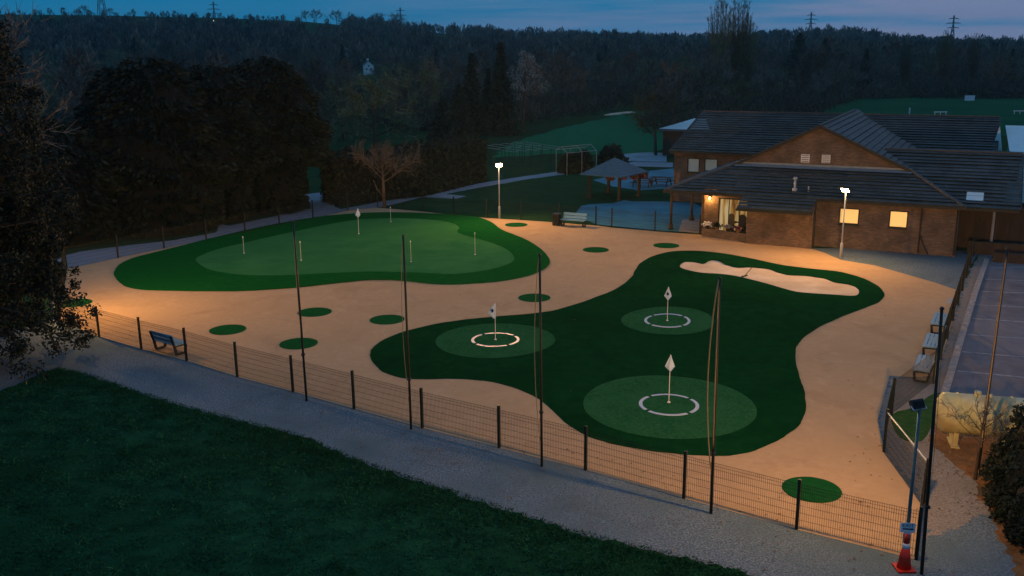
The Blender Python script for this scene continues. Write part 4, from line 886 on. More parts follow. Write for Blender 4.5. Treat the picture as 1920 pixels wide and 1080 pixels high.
# ------------------------------------------------------------------ vegetation
def quads(name, V4, mat, parent=None):
    V4 = np.asarray(V4, dtype=np.float32); n = len(V4); me = bpy.data.meshes.new(name)
    me.vertices.add(n * 4); me.vertices.foreach_set('co', V4.reshape(-1)); me.loops.add(n * 4); me.loops.foreach_set('vertex_index', np.arange(n * 4, dtype=np.int32))
    me.polygons.add(n); me.polygons.foreach_set('loop_start', np.arange(0, n * 4, 4, dtype=np.int32)); me.polygons.foreach_set('loop_total', np.full(n, 4, dtype=np.int32))
    me.update(calc_edges=True); me.materials.append(mat)
    o = bpy.data.objects.new(name, me); COL.objects.link(o)
    if parent: o.parent = parent
    return o
def unit(n, r=rng):
    v = r.normal(size=(n, 3)); return v / np.linalg.norm(v, axis=1, keepdims=True)
def leaves(P, size, aspect=1.6, r=rng, axis=None):
    n = len(P); a = unit(n, r) if axis is None else axis + .5 * unit(n, r); a /= np.linalg.norm(a, axis=1, keepdims=True)
    b = np.cross(a, unit(n, r)); b /= np.linalg.norm(b, axis=1, keepdims=True)
    s = (size * r.uniform(.6, 1.4, n))[:, None]; a = a * s * aspect / 2; b = b * s / 2
    return np.stack([P - a, P + b * .9, P + a, P - b * .9], 1)
def ribbons(A, B, w, r=rng):
    d = B - A; s = np.cross(d, unit(len(A), r)); s /= np.linalg.norm(s, axis=1, keepdims=True) + 1e-9
    w = np.asarray(w)[:, None] / 2
    return np.stack([A - s * w, A + s * w, B + s * w * .35, B - s * w * .35], 1)
def bare_tree(seed, h, spread, up=.35, nl=9, nsub=7, ntw=5, wtw=.035, trunk=.35, r0=.22, droop=0.0):
    """returns trunk MB and twig quads"""
    r = np.random.default_rng(seed); mb = MB(); A = []; B = []; Wd = []
    top = np.array([r.normal(0, .03 * h), r.normal(0, .03 * h), h * .82]); st = h * trunk
    pts = [np.array([0, 0, -.2]), np.array([top[0] * .2, top[1] * .2, st]), top * np.array([.6, .6, .8]), top]
    mb.tube(pts, [r0, r0 * .8, r0 * .4, r0 * .12], 7)
    def onpath(t):
        z = st + (top[2] - st) * t; return np.array([top[0] * t, top[1] * t, z])
    for i in range(nl):
        t = (i + r.uniform(0, .8)) / nl; p = onpath(t * .9); az = i * 2.4 + r.uniform(-.4, .4); L = spread * (1.05 - .65 * t) * r.uniform(.75, 1.15)
        d = np.array([math.cos(az), math.sin(az), up + .7 * t]); d /= np.linalg.norm(d)
        m = p + d * L * .5 + np.array([0, 0, .06 * L]); e = p + d * L + np.array([0, 0, (.22 - droop) * L])
        mb.tube([p, m, e], [r0 * .38, r0 * .22, r0 * .07], 4, cap=False)
        for j in range(nsub):
            u = r.uniform(.2, 1.0); q = (p * (1 - u) ** 2 + 2 * m * u * (1 - u) + e * u * u); dd = d + unit(1, r)[0] * .9; dd[2] += .35 - droop; dd /= np.linalg.norm(dd); l2 = L * r.uniform(.25, .5)
            e2 = q + dd * l2; A.append(q); B.append(e2); Wd.append(wtw * 2.2)
            for k in range(ntw):
                u2 = r.uniform(.15, 1); q2 = q + dd * l2 * u2; d3 = dd + unit(1, r)[0] * .9; d3[2] += .2 - droop; d3 /= np.linalg.norm(d3); l3 = l2 * r.uniform(.35, .75); e3 = q2 + d3 * l3
                A.append(q2); B.append(e3); Wd.append(wtw * 1.2)
                for m2 in range(3):
                    u3 = r.uniform(.2, 1); q3 = q2 + d3 * l3 * u3; d4 = d3 + unit(1, r)[0] * .8; d4[2] += .1 - droop; d4 /= np.linalg.norm(d4)
                    A.append(q3); B.append(q3 + d4 * l3 * r.uniform(.4, .8)); Wd.append(wtw)
    return mb, ribbons(np.array(A), np.array(B), np.array(Wd), r)
def lump(mb, c, rx, ry, rz_, seed, n=14, m=9, amp=.18):
    r = random.Random(seed); ph = [r.uniform(0, 6) for _ in range(6)]; b = len(mb.v)
    for i in range(m + 1):
        th = math.pi * i / m
        for j in range(n):
            a = 2 * math.pi * j / n; k = 1 + amp * (math.sin(3 * a + ph[0] + 2 * th) + math.sin(2 * a - 3 * th + ph[1])) * .5
            mb.v.append((c[0] + rx * k * math.sin(th) * math.cos(a), c[1] + ry * k * math.sin(th) * math.sin(a), c[2] + rz_ * k * math.cos(th)))
    for i in range(m):
        for j in range(n): mb.f.append((b + i * n + j, b + i * n + (j + 1) % n, b + (i + 1) * n + (j + 1) % n, b + (i + 1) * n + j)); mb.m.append(0)
def clumps(C, rad, per, r=rng):
    n = len(C); d = unit(n * per, r) * (r.uniform(0, 1, n * per) ** .5)[:, None]; return np.repeat(C, per, 0) + d * np.repeat(rad, per)[:, None]

def tree_thing(name, lab, cat, loc, trunk_mb, tmat, crown, cmat, rz=0.0, group=None, core=None, s=1.0):
    t = thing(name, lab, cat, loc, rz, group); t.scale = (s, s, s)
    if trunk_mb: trunk_mb.build('trunk', tmat, t, smooth=True, uv=False)
    c = quads('crown', crown, cmat, t)
    if core: core.build('inner_crown', M['core'], t, smooth=True, uv=False)
    return t

# big dark evergreens behind the putting green
def evergreen(loc, h, rad, lab, seed, skirt=3.0, base=2.2, elong=None, ncl=520, rz=0.0):
    r = np.random.default_rng(seed); t = thing('evergreen_tree', lab, 'evergreen tree', loc, rz, 'tall dark evergreens behind the putting green')
    mb = MB(); mb.tube([(0, 0, -.1), (0, 0, h * .5), (0, 0, h * .9)], [.35, .2, .05], 8); mb.build('trunk', M['bark'], t)
    ex, ey = elong or (1, 1)
    def prof(z):
        if z < skirt: return base
        u = (z - skirt) / (h - skirt); return rad * (1 - u ** 2.6) ** .55 * min(1, .72 + u * 2.2)
    C = []; Rd = []
    while len(C) < ncl:
        z = r.uniform(.2, h * .995); pr = prof(z)
        if r.uniform(0, rad) > pr: continue
        a = r.uniform(0, 2 * math.pi); k = pr * (.90 + .16 * math.sin(3 * a + z) * math.sin(z * 1.3 + 2 * a)) * r.uniform(.86, 1.04) if z > skirt else pr * r.uniform(.97, 1.0)
        C.append((k * ex * math.cos(a), k * ey * math.sin(a), z)); Rd.append(r.uniform(.28, .62) if z > skirt else .16)
    C = np.array(C); Rd = np.array(Rd); P = clumps(C, Rd, 26, r)
    P[:, 2] = np.maximum(P[:, 2], .05)
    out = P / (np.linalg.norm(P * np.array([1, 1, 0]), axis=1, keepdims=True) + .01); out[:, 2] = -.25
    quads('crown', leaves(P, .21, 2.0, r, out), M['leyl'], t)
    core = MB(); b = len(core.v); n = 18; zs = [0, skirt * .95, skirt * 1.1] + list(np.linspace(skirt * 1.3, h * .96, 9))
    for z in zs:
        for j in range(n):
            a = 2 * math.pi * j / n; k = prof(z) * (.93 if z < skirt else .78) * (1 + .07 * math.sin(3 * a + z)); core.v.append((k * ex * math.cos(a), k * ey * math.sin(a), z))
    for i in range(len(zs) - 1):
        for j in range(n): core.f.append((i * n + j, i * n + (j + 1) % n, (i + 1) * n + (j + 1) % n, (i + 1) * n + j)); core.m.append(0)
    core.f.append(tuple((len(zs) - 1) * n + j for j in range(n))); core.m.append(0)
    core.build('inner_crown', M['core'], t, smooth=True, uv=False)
    return t
evergreen((-25.0, 66.5, 0), 11.6, 5.2, 'tallest dark evergreen at the left, with a clipped base along the fence', 11, 3.0, 4.3, ncl=1900)
evergreen((-30.2, 62.5, 0), 7.6, 4.4, 'lower dark evergreen at the left end of the row, beside the near tree', 12, 2.2, 3.9, ncl=1250)
evergreen((-21.8, 69.8, 0), 11.0, 4.4, 'dark evergreen in the middle of the row, between two taller crowns', 14, 3.4, 2.4, ncl=1400)
evergreen((-18.6, 73.6, 0), 11.5, 4.5, 'dark evergreen at the right end of the row, with spreading lower boughs', 13, 3.5, 2.5, ncl=1500)
# hedge along the path
def hedge(A, B, w, h, lab, seed):
    A = Vector((*A, 0)); B = Vector((*B, 0)); d = B - A; L = d.length; r = np.random.default_rng(seed)
    t = thing('clipped_hedge', lab, 'hedge', A, math.atan2(d.y, d.x))
    def top(x): return h * (1 + .05 * math.sin(x * 1.1) + .05 * math.sin(x * 2.7 + 1))
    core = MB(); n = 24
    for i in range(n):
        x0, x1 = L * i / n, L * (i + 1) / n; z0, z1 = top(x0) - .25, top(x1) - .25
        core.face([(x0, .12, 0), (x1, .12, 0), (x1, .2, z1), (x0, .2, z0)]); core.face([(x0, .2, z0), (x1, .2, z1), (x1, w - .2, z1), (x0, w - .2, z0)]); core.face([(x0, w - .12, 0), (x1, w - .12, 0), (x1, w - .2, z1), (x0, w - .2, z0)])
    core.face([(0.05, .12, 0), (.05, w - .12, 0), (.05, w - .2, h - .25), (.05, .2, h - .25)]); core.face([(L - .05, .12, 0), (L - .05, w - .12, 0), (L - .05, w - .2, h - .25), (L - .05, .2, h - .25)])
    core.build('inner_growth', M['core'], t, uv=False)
    N_ = int(L * 150); x = r.uniform(0, L, N_); side = r.integers(0, 4, N_); P = np.zeros((N_, 3)); P[:, 0] = x
    tp = np.array([top(q) for q in x]); f = side <= 1; tpm = side == 2; e = side == 3
    P[f, 1] = r.normal(.05, .06, f.sum()); P[f, 2] = r.uniform(0, 1, f.sum()) * tp[f]
    P[tpm, 1] = r.uniform(0, w, tpm.sum()); P[tpm, 2] = tp[tpm] + r.normal(-.02, .14, tpm.sum())
    P[e, 1] = w + r.normal(0, .06, e.sum()); P[e, 2] = r.uniform(0, 1, e.sum()) * tp[e]
    N2 = 900; Q = np.zeros((N2, 3)); Q[:, 0] = r.choice([0, L], N2) + r.normal(0, .06, N2); Q[:, 1] = r.uniform(0, w, N2); Q[:, 2] = r.uniform(0, h, N2)
    P = np.concatenate([clumps(P, np.full(N_, .14), 4, r), clumps(Q, np.full(N2, .14), 3, r)]); P[:, 2] = np.maximum(P[:, 2], .03)
    quads('foliage', leaves(P, .15, 1.6, r), M['hedge'], t)
hedge((-13.9, 75.3), (-7.2, 80.2), 3.0, 3.9, 'tall dark clipped hedge beside the path behind the small bare tree', 21)
hedge((-7.0, 80.6), (-2.2, 89.5), 3.2, 4.0, 'olive topped hedge left of the far lit lamp', 22)
# small tree lit by the lamp, at the corner of the green
mb, tw = bare_tree(31, 5.0, 2.5, .45, 12, 10, 7, .032, .38, .14)
mb.tube([(-.1, 0, .9), (-.55, .1, 1.5), (-.8, .1, 2.2)], [.06, .045, .03], 5)
tree_thing('small_tree', 'small bare tree with a lamp-lit trunk at the far edge of the putting green', 'tree', (-10.1, 74.5, 0), mb, M['bark_red'], tw, M['twig_b'])
# overhanging near tree at left
def near_tree():
    r = np.random.default_rng(41); t = thing('near_tree', 'large leafy tree at the left edge overhanging the gravel path', 'tree', (-22.2, 35.4, 0))
    mb = MB(); mb.tube([(0, 0, -.2), (.1, .1, 3), (.3, 0, 8), (.2, .2, 13)], [.38, .32, .2, .05], 10)
    C = []; Rd = []; tw = []
    for i in range(125):
        z = 1.0 + 12.6 * (i / 125) + r.uniform(-.3, .3); az = i * 2.399; low = z < 3.4
        L = (4.9 if low else 4.3 * (1 - ((z - 5.5) / 11) ** 2)) * r.uniform(.85, 1.08)
        if 3.4 <= z < 10: L *= 1.14
        d = np.array([math.cos(az), math.sin(az), .12 if low else .3]); p = np.array([.15, .05, z]); e = p + d * L; e[2] += -.55 if low else .1; e[2] = max(e[2], .75); m = (p + e) / 2 + np.array([0, 0, .35])
        mb.tube([p, m, e], [.09, .05, .015], 5, cap=False)
        for j in range(14):
            u = r.uniform(.25, 1.03); q = p * (1 - u) ** 2 + 2 * m * u * (1 - u) + e * u * u + r.normal(0, .38, 3)
            C.append(q); Rd.append(r.uniform(.22, .55))
    for i in range(22):                                                  # drooping side boughs reaching towards the green
        e = AY(r.choice([r.uniform(62, 108), r.uniform(78, 96)]), 400 + 6.6 * i, r.uniform(35.8, 37.6)) - Vector((-22.2, 35.4, 0)); e = np.array(e); p = np.array([.1, 0, e[2] + .9]); m = (p + e) / 2 + np.array([0, 0, .45])
        mb.tube([p, m, e], [.06, .035, .012], 5, cap=False)
        for j in range(20):
            u = r.uniform(.5, 1.04); C.append(p * (1 - u) ** 2 + 2 * m * u * (1 - u) + e * u * u + r.normal(0, .22, 3)); Rd.append(r.uniform(.2, .42))
    C = np.array(C); C[:, 2] = np.maximum(C[:, 2], .8); P = clumps(C, np.array(Rd), 100, r)
    mb.build('trunk', M['bark'], t, smooth=True, uv=False)
    quads('crown', leaves(P, .085, 1.7, r), M['leaf'], t)
    A = np.repeat(C, 4, 0); B = A + unit(len(A), r) * r.uniform(.3, .7, len(A))[:, None]; quads('twigs', ribbons(A, B, np.full(len(A), .018), r), M['bark'], t)
near_tree()
mb, tw = bare_tree(43, 16.5, 4.2, .5, 13, 8, 5, .028, .45, .25)
tree_thing('bare_tree', 'bare tree whose twigs cross the sky in the top left corner', 'tree', (-22.4, 40.0, 0), mb, M['bark'], tw, M['twig'])
# evergreen shrub and sapling by the tank
def shrub(loc, rx, ry, h, lab, seed, n=260, mat='leaf', size=.075, per=60, name='evergreen_shrub', group=None):
    r = np.random.default_rng(seed); t = thing(name, lab, 'shrub', loc, 0, group)
    C = unit(n, r); C[:, 2] = np.abs(C[:, 2]); C *= np.array([rx, ry, h]) * r.uniform(.55, 1.0, n)[:, None]; C[:, 2] = np.maximum(C[:, 2] * .95, .15)
    mb = MB()
    for k in range(9):
        e = C[k * 7 % n]; mb.tube([(0, 0, -.1), e * np.array([.4, .4, .6]), e], [.04, .03, .01], 5, cap=False)
    mb.build('stems', M['bark'], t, uv=False)
    P = clumps(C, r.uniform(.15, .32, n) * min(1.6, rx / 1.3), per, r); P[:, 2] = np.maximum(P[:, 2], .03); quads('foliage', leaves(P, size, 1.6, r), M[mat], t)
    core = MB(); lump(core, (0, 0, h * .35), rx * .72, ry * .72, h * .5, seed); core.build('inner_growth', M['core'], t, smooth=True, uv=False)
    return t
shrub((14.55, 24.0, 0), 1.35, 1.5, 2.7, 'dark leafy shrub at the right edge in front of the tanks', 51)
shrub((13.45, 21.2, 0), 1.25, 1.6, 1.6, 'low dark shrub at the bottom right corner beside the gravel', 52, 240)
shrub((13.75, 22.9, 0), 1.1, 1.1, 1.9, 'dark shrub between the tall one by the tanks and the bottom right corner', 57, 200)
mb, tw = bare_tree(53, 2.5, 1.05, .5, 9, 6, 4, .012, .4, .05)
tree_thing('bare_sapling', 'thin bare sapling in front of the yellow tank', 'sapling', (13.15, 24.75, 0), mb, M['bark'], tw, M['twig'])
shrub((10.6, 98.5, 0), 1.7, 1.7, 2.6, 'rounded dark bush beside the net cage', 54, 160, 'fir', .16, 30, 'round_bush')
bx, by, dx, dy = CAGE
for k, lab in ((.27, 'dark clipped bush inside the left half of the net cage frame'), (.74, 'dark clipped bush inside the right half of the net cage frame')):
    p = Vector((bx, by, 0)) + dx * k + dy * .5; shrub((p.x, p.y, 0), 1.15, 1.5, 2.2, lab, int(60 + k * 10), 220, 'hedge', .14, 34, 'clipped_bush', 'bushes in the net cage')
# background trees: prototypes
G_ = {}
def proto(kind, lab, mb, tmat, crown, cmat, core=None):
    G_[kind] = (mb, tmat, crown, cmat, core, lab)
def conifer(seed, h, rad):
    r = np.random.default_rng(seed); mb = MB(); mb.tube([(0, 0, -.2), (0, 0, h)], [.2, .02], 6); C = []
    tiers = int(h * 2.2)
    for i in range(tiers):
        u = i / tiers; z = .8 + (h - .8) * u; L = rad * (1 - u) ** .85 * r.uniform(.75, 1.1) + .12; k = max(5, int(L * 9))
        for j in range(k):
            a = 2 * math.pi * (j + r.uniform(0, 1)) / k; s = np.linspace(.15, 1, 5)[:, None]; C.append(np.hstack([L * s * math.cos(a), L * s * math.sin(a), z - .35 * L * s]))
    C = np.concatenate(C); P = clumps(C, np.full(len(C), .2), 3, r); core = MB(); core.lathe([(rad * .6, .8), (rad * .42, h * .4), (.05, h * .93)], n=10)
    return mb, leaves(P, .28, 1.9, r), core
PROTO = []
def mk(kind, lab, cat, mb, tmat, crown, cmat, core=None, used=None):
    t = tree_thing(kind, lab, cat, (0, -60, 0), mb, tmat, crown, cmat, core=core, group=None); return t
LAB = {}
def addp(key, name, cat, mb, tmat, crown, cmat, core=None):
    t = mk(name, 'x', cat, mb, tmat, crown, cmat, core); LAB[key] = [t, False]; return t
mb, tw = bare_tree(61, 13, 5.2, .35, 11, 8, 6, .085, .28, .26); addp('bareA', 'bare_tree', 'tree', mb, M['bark'], tw, M['twig'])
mb, tw = bare_tree(62, 14.5, 4.2, .6, 12, 8, 6, .085, .25, .24); addp('bareB', 'bare_tree', 'tree', mb, M['bark'], tw, M['twig_b'])
mb, tw = bare_tree(63, 11, 5.6, .25, 11, 9, 6, .085, .25, .28); addp('bareC', 'bare_tree', 'tree', mb, M['bark'], tw, M['twig_g'])
mb, tw = bare_tree(64, 10, 6.0, .15, 13, 10, 7, .085, .16, .3, .15); addp('round', 'rounded_tree', 'tree', mb, M['bark'], tw, M['twig_g'])
def poplar(seed, h):
    r = np.random.default_rng(seed); mb = MB(); A = []; B = []; Wd = []
    for k in range(30):
        az = k * 2.4; q_ = (k + .5) / 30; rad = 2.7 * q_ ** .5; e = np.array([math.cos(az), math.sin(az), 0]) * rad; hh = h * (1 - .22 * q_) * r.uniform(.84, 1.0); st = np.array([0, 0, h * .2 * r.uniform(.3, 1)])
        pts = [st, st + e * .5 + np.array([0, 0, hh * .22]), st + e * .85 + np.array([0, 0, hh * .5]), e * 1.0 + np.array([0, 0, hh])]; mb.tube(pts, [.09, .07, .045, .012], 4, cap=False)
        for j in range(80):
            u = r.uniform(.12, 1) ** .8; i0 = min(2, int(u * 3)); f = u * 3 - i0; q = pts[i0] * (1 - f) + pts[i0 + 1] * f; a = r.uniform(0, 6.28); L = r.uniform(.6, 1.9) * (1.15 - u * .6)
            d = np.array([math.cos(a) * .55, math.sin(a) * .55, .84]); A.append(q); B.append(q + d * L); Wd.append(.06)
            for _ in range(2): p2 = q + d * L * r.uniform(.2, .8); a2 = r.uniform(0, 6.28); A.append(p2); B.append(p2 + np.array([math.cos(a2) * .4, math.sin(a2) * .4, .9]) * L * .6); Wd.append(.05)
    return mb, ribbons(np.array(A), np.array(B), np.array(Wd), r)
mb, tw = poplar(65, 24); addp('poplar', 'poplar_tree', 'poplar', mb, M['bark'], tw, M['twig_g'])
mb, cr_, co = conifer(66, 12, 2.3); addp('fir', 'conifer_tree', 'conifer', mb, M['bark'], cr_, M['fir'], co)
mb, cr_, co = conifer(67, 11, 4.2); addp('pine', 'conifer_tree', 'conifer', mb, M['bark'], cr_, M['fir'], co)
mb, tw = bare_tree(68, 14, 3.3, .8, 16, 8, 5, .05, .25, .24)
r_ = np.random.default_rng(69); ends = tw[:, 2:, :].mean(1); ends = ends[r_.integers(0, len(ends), 2300)] + r_.normal(0, .15, (2300, 3))
addp('blossom', 'blossom_tree', 'tree', mb, M['bark'], leaves(ends, .19, 1.2, r_), M['blossom'])
def plant(key, x, y, s=1.0, rz=None, lab=None, group=None):
    t, used = LAB[key]; rz = random.uniform(0, 6.28) if rz is None else rz; z = float(hgt(x, y)) - .05
    if not used:
        LAB[key][1] = True; t.location = (x, y, z); t.rotation_euler = (0, 0, rz); t.scale = (s, s, s); t['label'] = lab
        if group: t['group'] = group
        return t
    r2 = dup(t, (x, y, z), rz, s, lab)
    if group: r2['group'] = group
    elif 'group' in r2: del r2['group']
    return r2
def at(px, d): 
    p = ray(px, 200); k = d / math.hypot(p.x, p.y); return p.x * k, p.y * k
SP = [('round', 700, 118, 1.0, 'broad rounded tree beyond the hedge, behind the small lit tree'), ('round', 640, 136, .9, 'rounded pale twiggy tree left of the broad one beyond the hedge'),
      ('fir', 885, 142, 1.0, 'dark spire conifer left of the white blossoming tree'), ('fir', 940, 140, 1.12, 'taller dark conifer just left of the white blossoming tree'), ('fir', 916, 150, .8, 'small dark conifer between two taller spires'),
      ('blossom', 980, 144, 1.0, 'tree in white blossom right of the dark conifers'), ('pine', 830, 118, .62, 'wide dark conifer with a low skirt behind the olive hedge'), ('pine', 860, 135, .7, 'broad dark conifer in the group left of the spires'),
      ('bareC', 1232, 112, .72, 'bare bushy tree close behind the outbuilding'), ('bareA', 1265, 130, .85, 'bare tree rising behind the pale outbuilding roof'),
      ('poplar', 1345, 212, 1.02, 'tall bare poplar, left one of the pair against the sky'), ('poplar', 1380, 216, 1.02, 'tall bare poplar, right one of the pair against the sky'), ('poplar', 1398, 222, .84, 'shorter bare poplar at the right side of the tall pair'),
      ('pine', 1492, 330, 1.5, 'dark broad conifer on the skyline below the middle pylon'), ('pine', 1540, 350, 1.35, 'dark conifer on the skyline right of the middle pylon'), ('fir', 1617, 260, 1.0, 'slim dark conifer standing at the edge of the right wood')]
for k, px, d, s, lab in SP:
    x, y = at(px, d); plant(k, x, y, s, None, lab)
GEN = {'bareA': ('grey bare tree in the dusky wood beyond the course', 'grey bare trees of the wood'), 'bareB': ('tall brownish bare tree in the dusky wood beyond the course', 'brownish bare trees of the wood'),
       'bareC': ('bare tree with greenish buds in the dusky wood beyond the course', 'budding trees of the wood'), 'fir': ('dark conifer scattered in the wood beyond the course', 'conifers in the wood'), 'poplar': ('tall upright bare tree in the far right treeline', 'upright trees of the right treeline')}
def dmin(px):
    return float(np.interp(px, [-200, 0, 100, 420, 600, 640, 780, 850, 1000, 1100, 1200, 1230, 1300, 1400, 1540, 1600, 1700, 1920, 2100], [92, 92, 92, 125, 170, 168, 150, 150, 162, 185, 220, 150, 140, 160, 195, 245, 250, 255, 255]))
placed = []
rr = random.Random(99); n_ = 0; tries = 0
while n_ < 285 and tries < 40000:
    tries += 1
    px = rr.uniform(-120, 2040); d0 = dmin(px); d = d0 + (rr.random() ** 1.25) * (430 - d0)
    if 668 < px < 720 and 140 < d < 420: continue
    x, y = at(px, d); sp = 4.6 + d * .016
    if any((x - a) ** 2 + (y - b) ** 2 < (sp * .5 * (1 + q)) ** 2 for a, b, q in placed): continue
    placed.append((x, y, 1)); n_ += 1
    k = rr.choices(['bareA', 'bareB', 'bareC', 'fir'], [4, 4, 3, .6])[0]
    s = rr.uniform(.62, 1.0) * (1.0 if px < 1540 else 1.12)
    if px > 1690 and d < 310 and rr.random() < .4: k = 'poplar'; s = rr.uniform(.55, .72)
    plant(k, x, y, s, None, *GEN[k])
# far wood on the slopes: one mass
def far_wood():
    r = np.random.default_rng(77); out = []; cnt = 0
    while cnt < 2600:
        px = r.uniform(-250, 2150); d = 400 + (r.uniform(0, 1) ** .8) * 690; x, y = at(px, d); az = math.atan2(x, y)
        if px < 650 and d > 690 and abs(math.sin(d * .021 + x * .004)) < .985: continue
        if px >= 640 and d > 620 and math.sin(x * .011 + 2) * math.cos(y * .014) > .45: continue
        cnt += 1; z = float(hgt(x, y)); h = r.uniform(7, 13) if d < 900 else r.uniform(5, 10); h *= .55 if px < 650 and d > 690 else 1; w = h * r.uniform(.26, .42); n = 90
        P = unit(n, r) * (r.uniform(.2, 1, n) ** .4)[:, None] * np.array([w, w, h * .5]); P[:, 2] += h * .52
        P += np.array([x, y, z]); axis = np.tile(np.array([[0, 0, 1.0]]), (n, 1))
        out.append(leaves(P, h * .075, 3.2, r, axis))
    o = quads('far_wood', np.concatenate(out), M['farwood']); o['kind'] = 'stuff'
far_wood()
def scrub():
    r = np.random.default_rng(78); A = []; B = []
    for _ in range(5200):
        px = r.uniform(-150, 2080)
        if 675 < px < 714: continue
        d0 = dmin(px) - 2; d = d0 + (r.uniform(0, 1) ** 1.3) * (445 - d0); x, y = at(px, d); z = float(hgt(x, y)); h = r.uniform(1.2, 5.0); n = 34
        a = np.stack([x + r.normal(0, 1.5, n), y + r.normal(0, 1.5, n), np.full(n, z)], 1); a[:, 2] += r.uniform(0, .6, n) * h
        b = a + np.stack([r.normal(0, .8, n), r.normal(0, .8, n), r.uniform(.15, .5, n) * h], 1); A.append(a); B.append(b)
    A = np.concatenate(A); B = np.concatenate(B); o = quads('wood_undergrowth', ribbons(A, B, r.uniform(.08, .22, len(A)), r), M['scrub']); o['kind'] = 'stuff'
scrub()
# hilltop trees against the sky
mb = MB()
for i, (px, d, s) in enumerate([(584, 1040, 1.2), (602, 1045, 1.4), (640, 1040, 1.5), (716, 1040, 1.6), (748, 1045, 1.7), (780, 1040, 1.0), (178, 1030, 1.0), (225, 1035, .8)]):
    x, y = at(px, d); plant('bareC', x, y, s, None, ['small rounded tree on the left hilltop, first of a line of three', 'middle of three small rounded trees on the left hilltop', 'third small rounded tree on the left hilltop, slightly apart', 'bushy lone tree on the skyline where the left hill falls away', 'tree on the skyline at the foot of the centre left pylon', 'low tree on the skyline right of the centre left pylon', 'small dark tree on the skyline left of the leftmost mast', 'low tree on the skyline beside the leftmost mast'][i])

# pylons
def pylon(px, ptop, pbase, d, lab, mast=False):
    x, y = at(px, d); p = ray(px, ptop); zt = H + p.z * (d / math.hypot(p.x, p.y)); z0 = float(hgt(x, y)); h = zt - z0; w = h * .085; th = .5
    t = thing('pylon', lab, 'pylon', (x, y, z0), math.atan2(y, x) - R(90) + R(15), 'pylons on the skyline'); mb = MB()
    lv = [0, .25, .45, .6, .72, .82, .92, 1.0]; wd = [w * (1 - .86 * min(1, q / .75)) for q in lv]
    for s1 in (-1, 1):
        for s2 in (-1, 1):
            for i in range(len(lv) - 1): mb.bar((s1 * wd[i], s2 * wd[i], h * lv[i]), (s1 * wd[i + 1], s2 * wd[i + 1], h * lv[i + 1]), th, th)
        for i in range(len(lv) - 1):
            for q in (-1, 1):
                mb.bar((-wd[i], s1 * wd[i], h * lv[i]) if q > 0 else (wd[i], s1 * wd[i], h * lv[i]), (wd[i + 1], s1 * wd[i + 1], h * lv[i + 1]) if q > 0 else (-wd[i + 1], s1 * wd[i + 1], h * lv[i + 1]), th * .7, th * .7)
    mb.build('tower', M['dark_metal'], t, uv=False)
    for z, l in ((.62, .17), (.76, .21), (.90, .14)):
        mb = MB()
        for s in (-1, 1): mb.bar((0, 0, h * z + h * .03), (s * h * l, 0, h * z), th, th); mb.bar((0, 0, h * z), (s * h * l, 0, h * z), th, th); mb.bar((s * h * l, 0, h * z), (s * h * l, 0, h * (z - .035)), th * .6, th * .6)
        mb.build('cross_arm', M['dark_metal'], t, uv=False)
pylon(211, -60, 30, 1100, 'leftmost pylon, its top cut off by the picture edge'); pylon(416, 3, 32, 1500, 'thin pylon on the left hilltop, second from left'); pylon(757, 14, 50, 1500, 'pylon behind the skyline tree, left of centre')
pylon(1510, 23, 68, 1350, 'pylon above the wooded hill right of the poplars'); pylon(1772, 29, 85, 1250, 'rightmost pylon above the right treeline')
# far houses and lamps
def house(px, py, d, w, l, h, lab, rz):
    x, y = at(px, d); p = ray(px, py); z0 = H + p.z * (d / math.hypot(p.x, p.y)); zg = min(float(hgt(x, y)), z0) ; t = thing('far_house', lab, 'house', (x, y, z0), rz)
    mb = MB(); mb.box((0, 0, h / 2 + (zg - z0) / 2), (w, l, h - (zg - z0)))
    for s in (-1, 1): mb.face([(-w / 2, s * l / 2, h), (w / 2, s * l / 2, h), (0, s * l / 2, h + w * .42)])
    mb.build('wall', M['tent'], t)
    mb = MB()
    for s in (-1, 1):
        q = [(s * (w / 2 + .3), -l / 2 - .3, h - .2), (s * (w / 2 + .3), l / 2 + .3, h - .2), (0, l / 2 + .3, h + w * .42 + .1), (0, -l / 2 - .3, h + w * .42 + .1)]
        mb.face(q); mb.face([(a, b, c + .25) for a, b, c in q])
    rf_ = mb.build('roof', M['canopy'], t); mb = MB(); mb.box((0, l * .3, h + w * .5), (.8, .8, 1.6)); mb.build('chimney', M['white'], rf_)
    for s in (-1, 1):
        mb = MB(); mb.box((s * w * .22, -l / 2 - .03, h * .45), (w * .16, .08, h * .25)); mb.build('window', M['fascia'], t)
    mb = MB(); mb.box((0, -l / 2 - .03, h * .95), (w * .16, .08, h * .2)); mb.build('window', M['fascia'], t)
house(694, 135, 396, 4.0, 5.4, 2.6, 'white gabled house glimpsed among the woods, left of centre', R(12)); house(660, 107, 520, 4, 6, 1.6, 'pale low roofed house in the trees above the white gabled one', R(60)); house(232, 66, 800, 6, 7, 1.6, 'tiny pale house on the left hillside below the mast', R(70))
